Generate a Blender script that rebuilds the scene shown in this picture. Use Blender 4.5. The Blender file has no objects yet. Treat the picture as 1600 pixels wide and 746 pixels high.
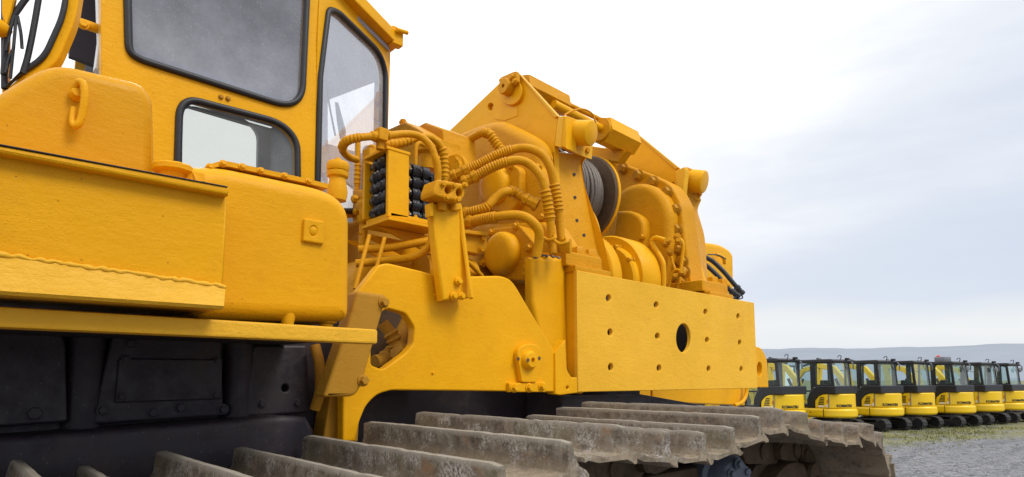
import bpy, bmesh, math, random
from mathutils import Vector, Matrix, Euler
random.seed(7)
R = math.radians
scn = bpy.context.scene
col = scn.collection

# ------------------------------------------------------------------ camera
# world axes: X runs along the crawler track (away to the right), Y runs across the machine, Z up
F, CXP, CYP, HZ, EYE = 970.0, 800.0, 504.0, 592.0, 1.75
TILT = math.atan((HZ - CYP) / F)
YAW = math.atan(1038 / math.hypot(F, HZ - CYP))
ct, st = math.cos(TILT), math.sin(TILT)
FW = Vector((math.cos(YAW), math.sin(YAW), 0)); RT = Vector((math.sin(YAW), -math.cos(YAW), 0)); UP = Vector((0, 0, 1))
CAM = Vector((0, 0, EYE))
cam_d = bpy.data.cameras.new('camera'); cam = bpy.data.objects.new('camera', cam_d); col.objects.link(cam)
cam_d.sensor_width = 36; cam_d.lens = 36 * F / 1600
cam_d.shift_y = (CYP - 373) / 1600
cam_d.clip_start = 0.05; cam_d.clip_end = 6000
cam.location = CAM
bz = -(FW * ct + UP * st); bx_ = RT; by_ = bz.cross(bx_)
cam.rotation_euler = Matrix((bx_, by_, bz)).transposed().to_euler()
scn.camera = cam

def ray(px, py):
    u = (px - CXP) / F; v = -(py - CYP) / F
    return FW * (ct - v * st) + RT * u + UP * (st + v * ct)
class Plane:
    """a real plane of the machine: origin o, inward normal n; measured outlines are laid out on it"""
    def __init__(s, o, n):
        s.o = Vector(o); s.n = Vector(n).normalized()
        s.u = s.n.cross(UP) if abs(s.n.z) < .95 else Vector((1, 0, 0))
        s.u = (s.u - s.n * s.u.dot(s.n)).normalized()
        s.v = s.u.cross(s.n).normalized()
        if s.v.z < 0: s.v = -s.v; s.u = -s.u
        if s.u.cross(s.v).dot(s.n) > 0: s.flip = False
        else: s.flip = True
    def pt(s, px, py):
        r = ray(px, py); return CAM + r * ((s.o - CAM).dot(s.n) / r.dot(s.n))
    def uv(s, p): d = p - s.o; return (d.dot(s.u), d.dot(s.v))
    def w(s, a, b, c=0): return s.o + s.u * a + s.v * b + s.n * c
def PX(X): return Plane((X, 0, 0), (1, 0, 0))
def PY(Y): return Plane((0, Y, 0), (0, 1, 0))
def PZ(Z): return Plane((0, 0, Z), (0, 0, 1))
def at(px, py, X=None, Y=None, Z=None):
    if X is not None: return PX(X).pt(px, py)
    if Y is not None: return PY(Y).pt(px, py)
    return PZ(Z).pt(px, py)

# ------------------------------------------------------------------ object helpers
WL = {}
def put(name, me, mat, parent=None, smooth=40, center=True, wn=False):
    o = bpy.data.objects.new(name, me)
    if mat is not None:
        me.materials.clear(); me.materials.append(mat)
    base = WL.get(parent, Vector((0, 0, 0))) if parent else Vector((0, 0, 0))
    c = Vector((0, 0, 0))
    if center and len(me.vertices):
        for v in me.vertices: c += v.co
        c /= len(me.vertices)
        me.transform(Matrix.Translation(-c))
    if smooth:
        for p in me.polygons: p.use_smooth = True
        me.set_sharp_from_angle(angle=R(smooth))
    col.objects.link(o); o.location = c - base
    WL[o] = c
    if smooth and wn:
        md = o.modifiers.new('weighted normal', 'WEIGHTED_NORMAL'); md.keep_sharp = True; md.weight = 90
    if parent: o.parent = parent
    return o
def bm_put(name, bm, mat, parent=None, smooth=40, wn=False):
    bmesh.ops.recalc_face_normals(bm, faces=bm.faces)
    me = bpy.data.meshes.new(name); bm.to_mesh(me); bm.free()
    return put(name, me, mat, parent, smooth, True, wn)
def empty(name, loc, label=None, cat=None, group=None):
    o = bpy.data.objects.new(name, None); col.objects.link(o); o.location = loc; WL[o] = Vector(loc)
    o.empty_display_size = .2
    tag(o, label, cat, group); return o
def tag(o, label=None, cat=None, group=None, kind=None):
    if label: o['label'] = label
    if cat: o['category'] = cat
    if group: o['group'] = group
    if kind: o['kind'] = kind
    return o
def rnd(pts, r, n=4):
    """round the corners of an outline; r one radius or a list"""
    out = []; N = len(pts)
    for i in range(N):
        ri = r[i] if isinstance(r, (list, tuple)) else r
        p = Vector(pts[i][:2]); a = Vector(pts[i - 1][:2]); b = Vector(pts[(i + 1) % N][:2])
        if ri <= 0: out.append(tuple(p)); continue
        la = (a - p).length; lb = (b - p).length
        A = p + (a - p) * min(ri / la, .48); B = p + (b - p) * min(ri / lb, .48)
        for k in range(n + 1):
            t = k / n; out.append(tuple(A * (1 - t) ** 2 + p * 2 * t * (1 - t) + B * t * t))
    return out
def ell(cx, cy, rx, ry, n=20):
    return [(cx + rx * math.cos(2 * PI * k / n), cy + ry * math.sin(2 * PI * k / n)) for k in range(n)]
PI = math.pi
def slab(name, pl, loops, thick, mat, parent, bev=0.004, smooth=40, res=2, world=False):
    """flat plate with holes on a plane, extruded inward, edges rounded"""
    cu = bpy.data.curves.new('c', 'CURVE'); cu.dimensions = '2D'; cu.fill_mode = 'BOTH'
    for lp in loops:
        q = [pl.uv(pl.pt(*p)) for p in lp] if not world else [pl.uv(Vector(p)) for p in lp]
        sp = cu.splines.new('POLY'); sp.points.add(len(q) - 1); sp.use_cyclic_u = True
        for i, (a, b) in enumerate(q): sp.points[i].co = (a, b, 0, 1)
    bev = min(bev, thick * .49)
    cu.extrude = max(thick / 2 - bev, 0.0001); cu.bevel_depth = bev; cu.bevel_resolution = res; cu.offset = -bev
    o = bpy.data.objects.new('c', cu); col.objects.link(o)
    dg = bpy.context.evaluated_depsgraph_get()
    me = bpy.data.meshes.new_from_object(o.evaluated_get(dg))
    bpy.data.objects.remove(o); bpy.data.curves.remove(cu)
    M = Matrix.Identity(4)
    for i in range(3): M[i][0] = pl.u[i]; M[i][1] = pl.v[i]; M[i][2] = pl.n[i]; M[i][3] = pl.o[i] + pl.n[i] * thick / 2
    me.transform(M)
    bm = bmesh.new(); bm.from_mesh(me); bmesh.ops.remove_doubles(bm, verts=bm.verts, dist=1e-5)
    bmesh.ops.recalc_face_normals(bm, faces=bm.faces); bm.to_mesh(me); bm.free()
    me.name = name
    return put(name, me, mat, parent, smooth, True, True)
def frame_of(d):
    d = Vector(d).normalized()
    a = Vector((0, 0, 1)) if abs(d.z) < .9 else Vector((1, 0, 0))
    u = a.cross(d).normalized(); v = d.cross(u); return u, v, d
def add_lathe(bm, p, d, prof, n=24, rot=0, caps=True):
    u, v, d = frame_of(d); rings = []
    for t, r in prof:
        rings.append([bm.verts.new(Vector(p) + d * t + (u * math.cos(2 * PI * k / n + rot) + v * math.sin(2 * PI * k / n + rot)) * max(r, 1e-4)) for k in range(n)])
    for a, b in zip(rings, rings[1:]):
        for k in range(n): bm.faces.new((a[k], a[(k + 1) % n], b[(k + 1) % n], b[k]))
    if caps: bm.faces.new(rings[0][::-1]); bm.faces.new(rings[-1])
def lathe(name, p, d, prof, mat, parent, n=24, smooth=40, rot=0):
    bm = bmesh.new(); add_lathe(bm, p, d, prof, n, rot); return bm_put(name, bm, mat, parent, smooth)
def catmull(pts, m=8):
    P = [Vector(p) for p in pts]; out = []
    for i in range(len(P) - 1):
        a = P[i - 1] if i else P[0] * 2 - P[1]; b = P[i]; c = P[i + 1]; d = P[i + 2] if i + 2 < len(P) else c * 2 - b
        for k in range(m):
            t = k / m
            out.append(.5 * (2 * b + (c - a) * t + (2 * a - 5 * b + 4 * c - d) * t * t + (3 * b - a - 3 * c + d) * t ** 3))
    out.append(P[-1]); return out
def add_tube(bm, path, rad, n=10, caps=True):
    N = len(path); rings = []; u = None
    for i in range(N):
        d = (path[min(i + 1, N - 1)] - path[max(i - 1, 0)]).normalized()
        if u is None: u, v, _ = frame_of(d)
        else:
            u = (u - d * u.dot(d)).normalized()
        v = d.cross(u)
        r = rad(i / (N - 1)) if callable(rad) else rad
        rings.append([bm.verts.new(path[i] + (u * math.cos(2 * PI * k / n) + v * math.sin(2 * PI * k / n)) * r) for k in range(n)])
    for a, b in zip(rings, rings[1:]):
        for k in range(n): bm.faces.new((a[k], a[(k + 1) % n], b[(k + 1) % n], b[k]))
    if caps: bm.faces.new(rings[0][::-1]); bm.faces.new(rings[-1])
def tube(name, pts, r, mat, parent, n=10, m=8, smooth=60, straight=False):
    bm = bmesh.new(); path = [Vector(p) for p in pts] if straight else catmull(pts, m)
    add_tube(bm, path, r, n); return bm_put(name, bm, mat, parent, smooth)
def hose(pts, r, crimps, mat, parent, m=14, n=12, name='hydraulic_hose'):
    """hose with ribbed crimped end fittings over the given stretches (t0,t1,style) of its length"""
    path = catmull(pts, m)
    L = [0]
    for a, b in zip(path, path[1:]): L.append(L[-1] + (b - a).length)
    T = L[-1]; K = max(60, int(T / .0035)); fine = []; j = 0
    for i in range(K + 1):
        s = T * i / K
        while j < len(L) - 2 and L[j + 1] < s: j += 1
        f = (s - L[j]) / max(L[j + 1] - L[j], 1e-9); fine.append(path[j].lerp(path[j + 1], min(max(f, 0), 1)))
    ncr = len(crimps)
    bm = bmesh.new(); add_tube(bm, fine, r, n); h = bm_put(name, bm, mat, parent, 60)
    for t0, t1, kind in crimps:
        i0, i1 = int(t0 * K), max(int(t0 * K) + 4, int(t1 * K)); seg = fine[i0:i1 + 1]; Ls = (t1 - t0) * T
        if kind == 'rib':
            nr = max(2, round(Ls / .022))
            f = lambda t, nr=nr: r * (1.12 + .26 * max(0, math.sin(t * nr * PI * 2 - .6)) ** .5)
        elif kind == 'spiral':
            nr = max(3, round(Ls / .013))
            f = lambda t, nr=nr: r * (1.14 + .12 * math.sin(t * nr * PI * 2))
        else:
            f = lambda t: r * (1.55 if .05 < t < .3 else 1.3 if t < .7 else 1.6)
        bm = bmesh.new(); add_tube(bm, seg, f, 8 if kind == 'hex' else n); bm_put('hose_fitting', bm, mat, h, 35)
    return h
BOLT = {}
def bolt(p, d, r, mat, parent, h=None, washer=True):
    h = h or r * .9; key = (round(Vector(d).normalized().x, 2), round(Vector(d).normalized().y, 2), round(Vector(d).normalized().z, 2), round(r, 4), round(h, 4), mat.name)
    if key not in BOLT:
        bm = bmesh.new()
        if washer: add_lathe(bm, (0, 0, 0), d, [(-.004, r * 1.35), (h * .18, r * 1.35), (h * .2, r * 1.3)], 16)
        add_lathe(bm, (0, 0, 0), d, [(h * .1, r), (h * .85, r), (h, r * .86)], 6)
        bmesh.ops.recalc_face_normals(bm, faces=bm.faces)
        me = bpy.data.meshes.new('bolt'); bm.to_mesh(me); bm.free()
        for p_ in me.polygons: p_.use_smooth = True
        me.set_sharp_from_angle(angle=R(35)); me.materials.append(mat); BOLT[key] = me
    o = bpy.data.objects.new('bolt', BOLT[key]); col.objects.link(o)
    o.location = Vector(p) - WL.get(parent, Vector()); o.parent = parent; WL[o] = Vector(p); return o
def add_box(bm, c, s, rz=0, M=None):
    g = bmesh.ops.create_cube(bm, size=1)
    T = Matrix.Translation(c) @ Matrix.Rotation(rz, 4, 'Z') @ Matrix.Diagonal((*s, 1))
    bmesh.ops.transform(bm, matrix=(M @ T if M else T), verts=g['verts']); return g['verts']
def bevel_all(bm, w, seg=2, ang=30):
    es = [e for e in bm.edges if len(e.link_faces) == 2 and e.calc_face_angle(0) > R(ang)]
    if es and w > 0: bmesh.ops.bevel(bm, geom=es, offset=w, segments=seg, affect='EDGES', profile=.5, clamp_overlap=True)
def box(name, c, s, mat, parent, bev=.004, rz=0, seg=2):
    bm = bmesh.new(); add_box(bm, c, s, rz); bevel_all(bm, bev, seg); return bm_put(name, bm, mat, parent, 40, True)
def prism(name, base, vec, mat, parent, bev=.004, seg=2, smooth=40):
    bm = bmesh.new(); a = [bm.verts.new(Vector(p)) for p in base]; b = [bm.verts.new(Vector(p) + Vector(vec)) for p in base]; n = len(a)
    bm.faces.new(a); bm.faces.new(b[::-1])
    for k in range(n): bm.faces.new((a[k], b[k], b[(k + 1) % n], a[(k + 1) % n]))
    bmesh.ops.recalc_face_normals(bm, faces=bm.faces); bevel_all(bm, bev, seg); return bm_put(name, bm, mat, parent, smooth, True)
def loft(name, A, B, thick, mat, parent, m=3):
    """solid curved sheet between two edge polylines"""
    A = catmull(A, m); B = catmull(B, m); bm = bmesh.new()
    r1 = [bm.verts.new(p) for p in A]; r2 = [bm.verts.new(p) for p in B]
    for i in range(len(A) - 1): bm.faces.new((r1[i], r1[i + 1], r2[i + 1], r2[i]))
    bmesh.ops.recalc_face_normals(bm, faces=bm.faces)
    f0 = list(bm.faces)[0]
    if f0.normal.dot(CAM - f0.calc_center_median()) < 0: bmesh.ops.reverse_faces(bm, faces=bm.faces)
    bmesh.ops.solidify(bm, geom=list(bm.faces), thickness=thick)
    return bm_put(name, bm, mat, parent, 50)

# ------------------------------------------------------------------ materials
class NT:
    def __init__(s, name):
        s.m = bpy.data.materials.new(name); s.m.use_nodes = True; s.t = s.m.node_tree; s.t.nodes.clear()
        s.out = s.t.nodes.new('ShaderNodeOutputMaterial')
    def n(s, typ, **kw):
        nd = s.t.nodes.new(typ)
        for k, v in kw.items():
            if k.startswith('i_'):
                nm = k[2:].replace('_', ' ')
                nd.inputs[int(nm) if nm.isdigit() else nm].default_value = v
            else: setattr(nd, k, v)
        return nd
    def l(s, a, b): s.t.links.new(a, b)
    def noise(s, vec, scale, detail=4, rough=.6, dist=0):
        x = s.n('ShaderNodeTexNoise', i_Scale=scale, i_Detail=detail, i_Roughness=rough, i_Distortion=dist); s.l(vec, x.inputs['Vector']); return x.outputs['Fac']
    def ramp(s, f, stops):
        x = s.n('ShaderNodeValToRGB'); e = x.color_ramp.elements
        while len(e) < len(stops): e.new(.5)
        for i, (p, c) in enumerate(stops): e[i].position = p; e[i].color = (*c, 1) if len(c) == 3 else c
        s.l(f, x.inputs[0]); return x.outputs['Color']
    def mix(s, f, a, b, mode='MIX'):
        x = s.n('ShaderNodeMix', data_type='RGBA', blend_type=mode)
        for v, i in ((f, 0), (a, 6), (b, 7)):
            if hasattr(v, 'links') or hasattr(v, 'is_linked'): s.l(v, x.inputs[i])
            else: x.inputs[i].default_value = v if i == 0 else (*v, 1)
        return x.outputs[2]
    def math(s, op, a, b=0.0, clamp=False):
        x = s.n('ShaderNodeMath', operation=op, use_clamp=clamp)
        for v, i in ((a, 0), (b, 1)):
            if hasattr(v, 'is_linked'): s.l(v, x.inputs[i])
            else: x.inputs[i].default_value = v
        return x.outputs[0]
    def bump(s, h, strength, dist, prev=None):
        x = s.n('ShaderNodeBump', i_Strength=strength, i_Distance=dist); s.l(h, x.inputs['Height'])
        if prev: s.l(prev, x.inputs['Normal'])
        return x.outputs['Normal']
    def bsdf(s, color, rough, normal=None, metal=0, spec=.5, coat=0):
        b = s.n('ShaderNodeBsdfPrincipled', i_Metallic=metal); b.inputs['Specular IOR Level'].default_value = spec
        if coat: b.inputs['Coat Weight'].default_value = coat; b.inputs['Coat Roughness'].default_value = .15
        for v, nm in ((color, 'Base Color'), (rough, 'Roughness')):
            if hasattr(v, 'is_linked'): s.l(v, b.inputs[nm])
            else: b.inputs[nm].default_value = (*v, 1) if nm == 'Base Color' else v
        if normal: s.l(normal, b.inputs['Normal'])
        return b.outputs[0]
    def done(s, sh): s.l(sh, s.out.inputs[0]); return s.m
    def pos(s): return s.n('ShaderNodeNewGeometry').outputs['Position']

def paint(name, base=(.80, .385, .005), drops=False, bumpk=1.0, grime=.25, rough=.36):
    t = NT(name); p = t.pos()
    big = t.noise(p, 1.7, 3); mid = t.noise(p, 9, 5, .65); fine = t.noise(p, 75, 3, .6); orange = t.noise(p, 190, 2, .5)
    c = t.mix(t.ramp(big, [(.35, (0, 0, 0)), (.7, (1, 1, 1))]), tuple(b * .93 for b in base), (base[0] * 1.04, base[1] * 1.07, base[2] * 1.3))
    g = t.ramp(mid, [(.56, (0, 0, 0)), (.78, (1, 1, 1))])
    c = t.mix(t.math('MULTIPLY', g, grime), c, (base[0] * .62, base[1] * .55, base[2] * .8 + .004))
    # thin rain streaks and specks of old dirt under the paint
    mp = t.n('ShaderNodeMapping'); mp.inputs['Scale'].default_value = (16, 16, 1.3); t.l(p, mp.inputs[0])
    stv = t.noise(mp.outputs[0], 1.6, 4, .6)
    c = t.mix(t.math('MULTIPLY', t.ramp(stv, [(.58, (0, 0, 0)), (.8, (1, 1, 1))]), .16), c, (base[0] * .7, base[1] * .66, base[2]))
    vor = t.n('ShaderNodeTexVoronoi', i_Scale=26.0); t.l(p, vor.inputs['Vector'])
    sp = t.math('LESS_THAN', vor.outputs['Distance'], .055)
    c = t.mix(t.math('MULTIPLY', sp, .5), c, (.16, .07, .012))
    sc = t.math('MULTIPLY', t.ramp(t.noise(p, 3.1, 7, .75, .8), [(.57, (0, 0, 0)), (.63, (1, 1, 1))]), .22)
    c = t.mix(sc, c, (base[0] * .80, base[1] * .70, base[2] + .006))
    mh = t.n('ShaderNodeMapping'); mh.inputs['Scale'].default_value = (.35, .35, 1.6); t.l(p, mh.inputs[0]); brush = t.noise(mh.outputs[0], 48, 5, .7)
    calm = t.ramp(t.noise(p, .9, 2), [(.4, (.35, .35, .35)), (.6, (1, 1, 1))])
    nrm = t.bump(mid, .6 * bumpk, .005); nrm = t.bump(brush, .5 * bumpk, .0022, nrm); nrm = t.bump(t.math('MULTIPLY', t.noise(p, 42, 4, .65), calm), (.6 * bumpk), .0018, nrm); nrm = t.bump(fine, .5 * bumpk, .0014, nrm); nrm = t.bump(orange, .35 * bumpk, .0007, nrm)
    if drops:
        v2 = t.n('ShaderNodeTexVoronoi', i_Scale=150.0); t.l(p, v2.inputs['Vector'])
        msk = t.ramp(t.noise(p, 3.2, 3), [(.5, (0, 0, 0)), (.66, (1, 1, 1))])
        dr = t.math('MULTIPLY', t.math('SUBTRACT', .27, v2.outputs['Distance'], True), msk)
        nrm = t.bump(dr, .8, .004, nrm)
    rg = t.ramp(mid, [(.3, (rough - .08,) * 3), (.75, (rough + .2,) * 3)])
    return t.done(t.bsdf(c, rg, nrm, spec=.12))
def plain(name, c, rough=.5, metal=0, var=.25, bumps=.3, scale=30, spec=.5):
    t = NT(name); p = t.pos(); n1 = t.noise(p, scale, 4)
    cc = t.mix(n1, tuple(x * (1 - var) for x in c), tuple(x * (1 + var) for x in c))
    return t.done(t.bsdf(cc, rough, t.bump(n1, bumps, .002), metal, spec))
M = {}
M['paint'] = paint('yellow_paint')
M['bolt'] = paint('ochre_bolt_paint', base=(.47, .215, .01), grime=.5)
M['band'] = paint('yellow_paint_lit', base=(.73, .385, .025), bumpk=1.6, grime=.2)  # lighter copy of the yellow: light on skirt, fender and edges painted in
M['tank'] = paint('yellow_paint_wet', base=(.72, .335, .004), drops=True, grime=.2)
M['cover'] = paint('yellow_paint_dull', base=(.60, .275, .004), drops=True, grime=.25)
M['rough'] = paint('yellow_paint_rough', base=(.82, .445, .03), bumpk=1.5, grime=.12, rough=.46)
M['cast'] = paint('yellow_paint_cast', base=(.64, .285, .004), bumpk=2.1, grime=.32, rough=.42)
M['shade_ochre'] = paint('ochre_paint_shaded', base=(.44, .215, .02), bumpk=1.0, grime=.5, rough=.55)  # darker, browner yellow: shade on the bracket and lower frame painted in
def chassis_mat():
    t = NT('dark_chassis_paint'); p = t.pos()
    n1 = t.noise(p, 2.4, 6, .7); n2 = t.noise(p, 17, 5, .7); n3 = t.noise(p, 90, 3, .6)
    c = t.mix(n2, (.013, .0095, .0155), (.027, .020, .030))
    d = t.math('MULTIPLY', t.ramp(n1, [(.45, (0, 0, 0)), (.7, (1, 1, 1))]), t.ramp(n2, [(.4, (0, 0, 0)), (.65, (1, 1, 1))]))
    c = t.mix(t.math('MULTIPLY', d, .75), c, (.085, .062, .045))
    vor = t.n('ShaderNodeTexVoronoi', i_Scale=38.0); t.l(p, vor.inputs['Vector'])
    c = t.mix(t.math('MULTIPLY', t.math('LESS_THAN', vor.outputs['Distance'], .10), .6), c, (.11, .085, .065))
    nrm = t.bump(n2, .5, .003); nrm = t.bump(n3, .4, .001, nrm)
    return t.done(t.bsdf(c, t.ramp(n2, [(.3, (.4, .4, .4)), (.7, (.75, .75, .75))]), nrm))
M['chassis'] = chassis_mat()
M['black'] = plain('black_gloss_paint', (.008, .008, .011), .22, 0, .3, .6, 90)
M['rubber'] = plain('black_rubber', (.012, .012, .016), .5)
M['rope'] = plain('wire_rope_steel', (.15, .13, .11), .55, .5, .5, 1.2, 120)
M['dark_steel'] = plain('brown_dark_steel', (.11, .07, .04), .6, .2, .5, .8, 40)
M['bluegrey'] = plain('blue_grey_paint', (.10, .12, .16), .5, 0, .35, .6, 30)
M['headliner'] = plain('cab_headliner', (.36, .37, .42), .9, 0, .1, .2, 12)
M['inside'] = plain('cab_inner_paint', (.04, .032, .04), .6)
M['hosegrey'] = plain('black_hose', (.03, .03, .034), .45)
def steel_shoe():
    t = NT('weathered_track_steel'); p = t.pos()
    n1 = t.noise(p, 5, 6, .7); n2 = t.noise(p, 26, 6, .75, .4); n3 = t.noise(p, 110, 4, .7); n4 = t.noise(p, 9, 5, .7)
    c = t.mix(t.ramp(n2, [(.35, (0, 0, 0)), (.65, (1, 1, 1))]), (.08, .062, .047), (.235, .195, .15))
    c = t.mix(t.ramp(n1, [(.58, (0, 0, 0)), (.68, (.6, .6, .6))]), c, (.24, .125, .055))
    lm = t.math('MULTIPLY', t.ramp(n4, [(.47, (0, 0, 0)), (.6, (1, 1, 1))]), t.ramp(n3, [(.42, (0, 0, 0)), (.6, (1, 1, 1))]))
    sp_ = t.n('ShaderNodeSeparateXYZ'); t.l(p, sp_.inputs[0])
    nearm = t.ramp(t.math('MULTIPLY', sp_.outputs['X'], .25), [(.36, (1, 1, 1)), (.58, (.3, .3, .3))])
    c = t.mix(t.math('MULTIPLY', lm, nearm), c, (.44, .42, .39))
    ol = t.ramp(t.noise(p, 3.3, 4), [(.5, (0, 0, 0)), (.7, (.45, .45, .45))]); c = t.mix(ol, c, (.17, .155, .085))
    dk = t.ramp(t.noise(p, 60, 4, .8), [(.6, (0, 0, 0)), (.7, (.8, .8, .8))]); c = t.mix(dk, c, (.035, .028, .022))
    tcx = t.n('ShaderNodeTexCoord'); sx = t.n('ShaderNodeSeparateXYZ'); t.l(tcx.outputs['Object'], sx.inputs[0])
    hz = t.math('ADD', sx.outputs['Z'], t.math('MULTIPLY', t.math('SUBTRACT', n2, .5), .05))
    soil = t.math('MULTIPLY', t.ramp(t.math('MULTIPLY', hz, 10.0), [(.18, (1, 1, 1)), (.42, (0, 0, 0))]), t.ramp(t.noise(p, 7, 5, .7), [(.38, (0, 0, 0)), (.6, (.9, .9, .9))]))
    c = t.mix(soil, c, t.mix(n3, (.16, .11, .065), (.42, .355, .26)))
    edge = t.ramp(t.math('MULTIPLY', t.math('ADD', sx.outputs['Z'], t.math('MULTIPLY', t.math('SUBTRACT', n3, .5), .02)), 10.0), [(.74, (0, 0, 0)), (.84, (.75, .75, .75))])
    c = t.mix(edge, c, (.30, .27, .225))
    nrm = t.bump(n2, .7, .003); nrm = t.bump(n3, .7, .0018, nrm)
    return t.done(t.bsdf(c, .82, nrm, spec=.25))
M['shoe'] = steel_shoe()
def chain_mat():
    t = NT('dirty_chain_steel'); p = t.pos(); n1 = t.noise(p, 12, 6, .7); n2 = t.noise(p, 60, 4, .7)
    c = t.mix(n1, (.03, .02, .014), (.16, .105, .06)); c = t.mix(t.ramp(n2, [(.55, (0, 0, 0)), (.7, (.7, .7, .7))]), c, (.02, .015, .012))
    return t.done(t.bsdf(c, .75, t.bump(n2, .8, .004), spec=.3))
M['chain'] = chain_mat()
def glass(name, tint, dirt=.1, dirtcol=(.35, .37, .4), refl=1.0, grad=None):
    t = NT(name); p = t.pos()
    tr = t.n('ShaderNodeBsdfTransparent'); tr.inputs[0].default_value = (*tint, 1)
    gl = t.n('ShaderNodeBsdfGlossy', i_Roughness=.03); gl.inputs[0].default_value = (.95, .95, .97, 1)
    fr = t.n('ShaderNodeFresnel', i_IOR=1.5)
    m1 = t.n('ShaderNodeMixShader'); t.l(t.math('MULTIPLY', fr.outputs[0], refl, True), m1.inputs[0]); t.l(tr.outputs[0], m1.inputs[1]); t.l(gl.outputs[0], m1.inputs[2])
    df = t.n('ShaderNodeBsdfDiffuse'); df.inputs[0].default_value = (*dirtcol, 1)
    n = t.noise(p, 6, 5, .7); n2 = t.noise(p, 120, 3, .6)
    f = t.math('ADD', t.math('MULTIPLY', n, dirt * 1.3), t.math('MULTIPLY', t.ramp(n2, [(.62, (0, 0, 0)), (.7, (1, 1, 1))]), dirt * .8))
    if grad:
        sx = t.n('ShaderNodeSeparateXYZ'); t.l(p, sx.inputs[0]); mr = t.n('ShaderNodeMapRange'); t.l(sx.outputs['Z'], mr.inputs[0])
        for k, v in enumerate((grad[0], grad[1], grad[2], 0.0)): mr.inputs[k + 1].default_value = v
        f = t.math('ADD', f, t.math('MULTIPLY', mr.outputs[0], t.math('ADD', .42, t.math('MULTIPLY', n, .22))), True)
    m2 = t.n('ShaderNodeMixShader'); t.l(f, m2.inputs[0]); t.l(m1.outputs[0], m2.inputs[1]); t.l(df.outputs[0], m2.inputs[2])
    return t.done(m2.outputs[0])
M['glass'] = glass('cab_glass', (.9, .92, .93), .16, (.62, .65, .66), .35, (2.5, 3.0, .22))
M['glass_corner'] = glass('cab_glass_milky', (.86, .88, .9), .52, (.56, .60, .68), .45)
M['glass_low'] = glass('cab_glass_frosted', (.50, .525, .505), .22, (.5, .53, .52), .3)
M['glass_big'] = glass('cab_glass_hazy', (.62, .63, .68), .46, (.40, .42, .48), .8, (2.90, 3.30, .75))  # haze gets paler and denser towards the bottom of the pane
M['teal'] = glass('teal_cab_glass', (.80, .92, .92), .10, (.40, .52, .52), 1.2)
def gravel_mat():
    t = NT('gravel_ground'); p = t.pos()
    v = t.n('ShaderNodeTexVoronoi', i_Scale=22.0); t.l(p, v.inputs['Vector'])
    n1 = t.noise(p, 2.2, 6, .7); n2 = t.noise(p, 34, 4, .7); n0 = t.noise(p, .35, 5, .65)
    c = t.mix(n2, (.06, .062, .068), (.33, .335, .355))
    vs = t.n('ShaderNodeSeparateColor'); t.l(v.outputs['Color'], vs.inputs[0])
    c = t.mix(.35, c, t.ramp(vs.outputs[0], [(0, (.12, .12, .13)), (1, (.42, .42, .44))]))
    c = t.mix(t.ramp(n1, [(.48, (0, 0, 0)), (.7, (.6, .6, .6))]), c, (.17, .165, .16))
    st_ = t.noise(p, 5.5, 6, .75, .6); c = t.mix(t.ramp(st_, [(.48, (0, 0, 0)), (.6, (.85, .85, .85))]), c, (.05, .052, .06))
    rut = t.n('ShaderNodeMapping'); rut.inputs['Rotation'].default_value = (0, 0, 1.0); rut.inputs['Scale'].default_value = (.25, 1.6, 1); t.l(p, rut.inputs[0])
    c = t.mix(t.ramp(t.noise(rut.outputs[0], 1.5, 5, .65), [(.5, (0, 0, 0)), (.62, (.6, .6, .6))]), c, (.10, .10, .115))
    c = t.mix(t.ramp(t.noise(p, .8, 4, .6), [(.45, (0, 0, 0)), (.7, (.45, .45, .45))]), c, (.13, .14, .17))
    # grassy verge band along the parked row, broken up by noise
    rowp = Vector(ROW0); rd = ROWD; nd = Vector((-rd.y, rd.x, 0))
    d = t.n('ShaderNodeVectorMath', operation='DOT_PRODUCT'); t.l(p, d.inputs[0]); d.inputs[1].default_value = nd
    off = t.math('SUBTRACT', d.outputs['Value'], rowp.dot(nd))
    e = t.math('ADD', off, t.math('MULTIPLY', t.math('SUBTRACT', n0, .5), 3.2)); e = t.math('ADD', e, t.math('MULTIPLY', t.math('SUBTRACT', n1, .5), 1.6))
    gm = t.ramp(t.math('ADD', t.math('MULTIPLY', e, .3), 1.25), [(.35, (0, 0, 0)), (.8, (1, 1, 1))])
    gf = t.math('MULTIPLY', gm, t.ramp(t.noise(p, 1.1, 6, .7), [(.36, (.1, .1, .1)), (.58, (.95, .95, .95))]))
    gc = t.mix(t.noise(p, 14, 4, .7), (.12, .115, .035), (.27, .265, .10))
    c = t.mix(gf, c, gc)
    nrm = t.bump(v.outputs['Distance'], .9, .02); nrm = t.bump(n2, .6, .01, nrm)
    return t.done(t.bsdf(c, .9, nrm, spec=.15))
def px_ground(px, fd):
    """a place on the ground at forward distance fd metres"""
    lat = (px - CXP) / F * fd
    return Vector((FW.x * fd + RT.x * lat, FW.y * fd + RT.y * lat, 0))
ROW = [(1258, 19.4), (1338, 20.2), (1410, 21.1), (1461, 21.9), (1521, 22.8), (1565, 24.0), (1601, 25.2)]
ROW0 = px_ground(1400, 20.2); ROWD = (px_ground(1601, 24.2) - px_ground(1258, 18.6)).normalized()
M['gravel'] = gravel_mat()
M['stone'] = plain('loose_stone', (.27, .27, .285), .9, 0, .5, .5, 9)
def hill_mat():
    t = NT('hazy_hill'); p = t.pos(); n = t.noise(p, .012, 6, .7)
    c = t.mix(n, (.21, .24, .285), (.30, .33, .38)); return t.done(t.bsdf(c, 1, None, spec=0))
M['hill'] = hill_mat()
M['grass'] = plain('grass_blade', (.14, .145, .045), .8, 0, .6, .1, 3)
M['earth'] = plain('brown_earth', (.16, .13, .11), .95, 0, .4, 1, 6)
M['exyellow'] = plain('bright_yellow_paint', (.82, .53, .008), .35, 0, .06, .1, 5)
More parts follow.
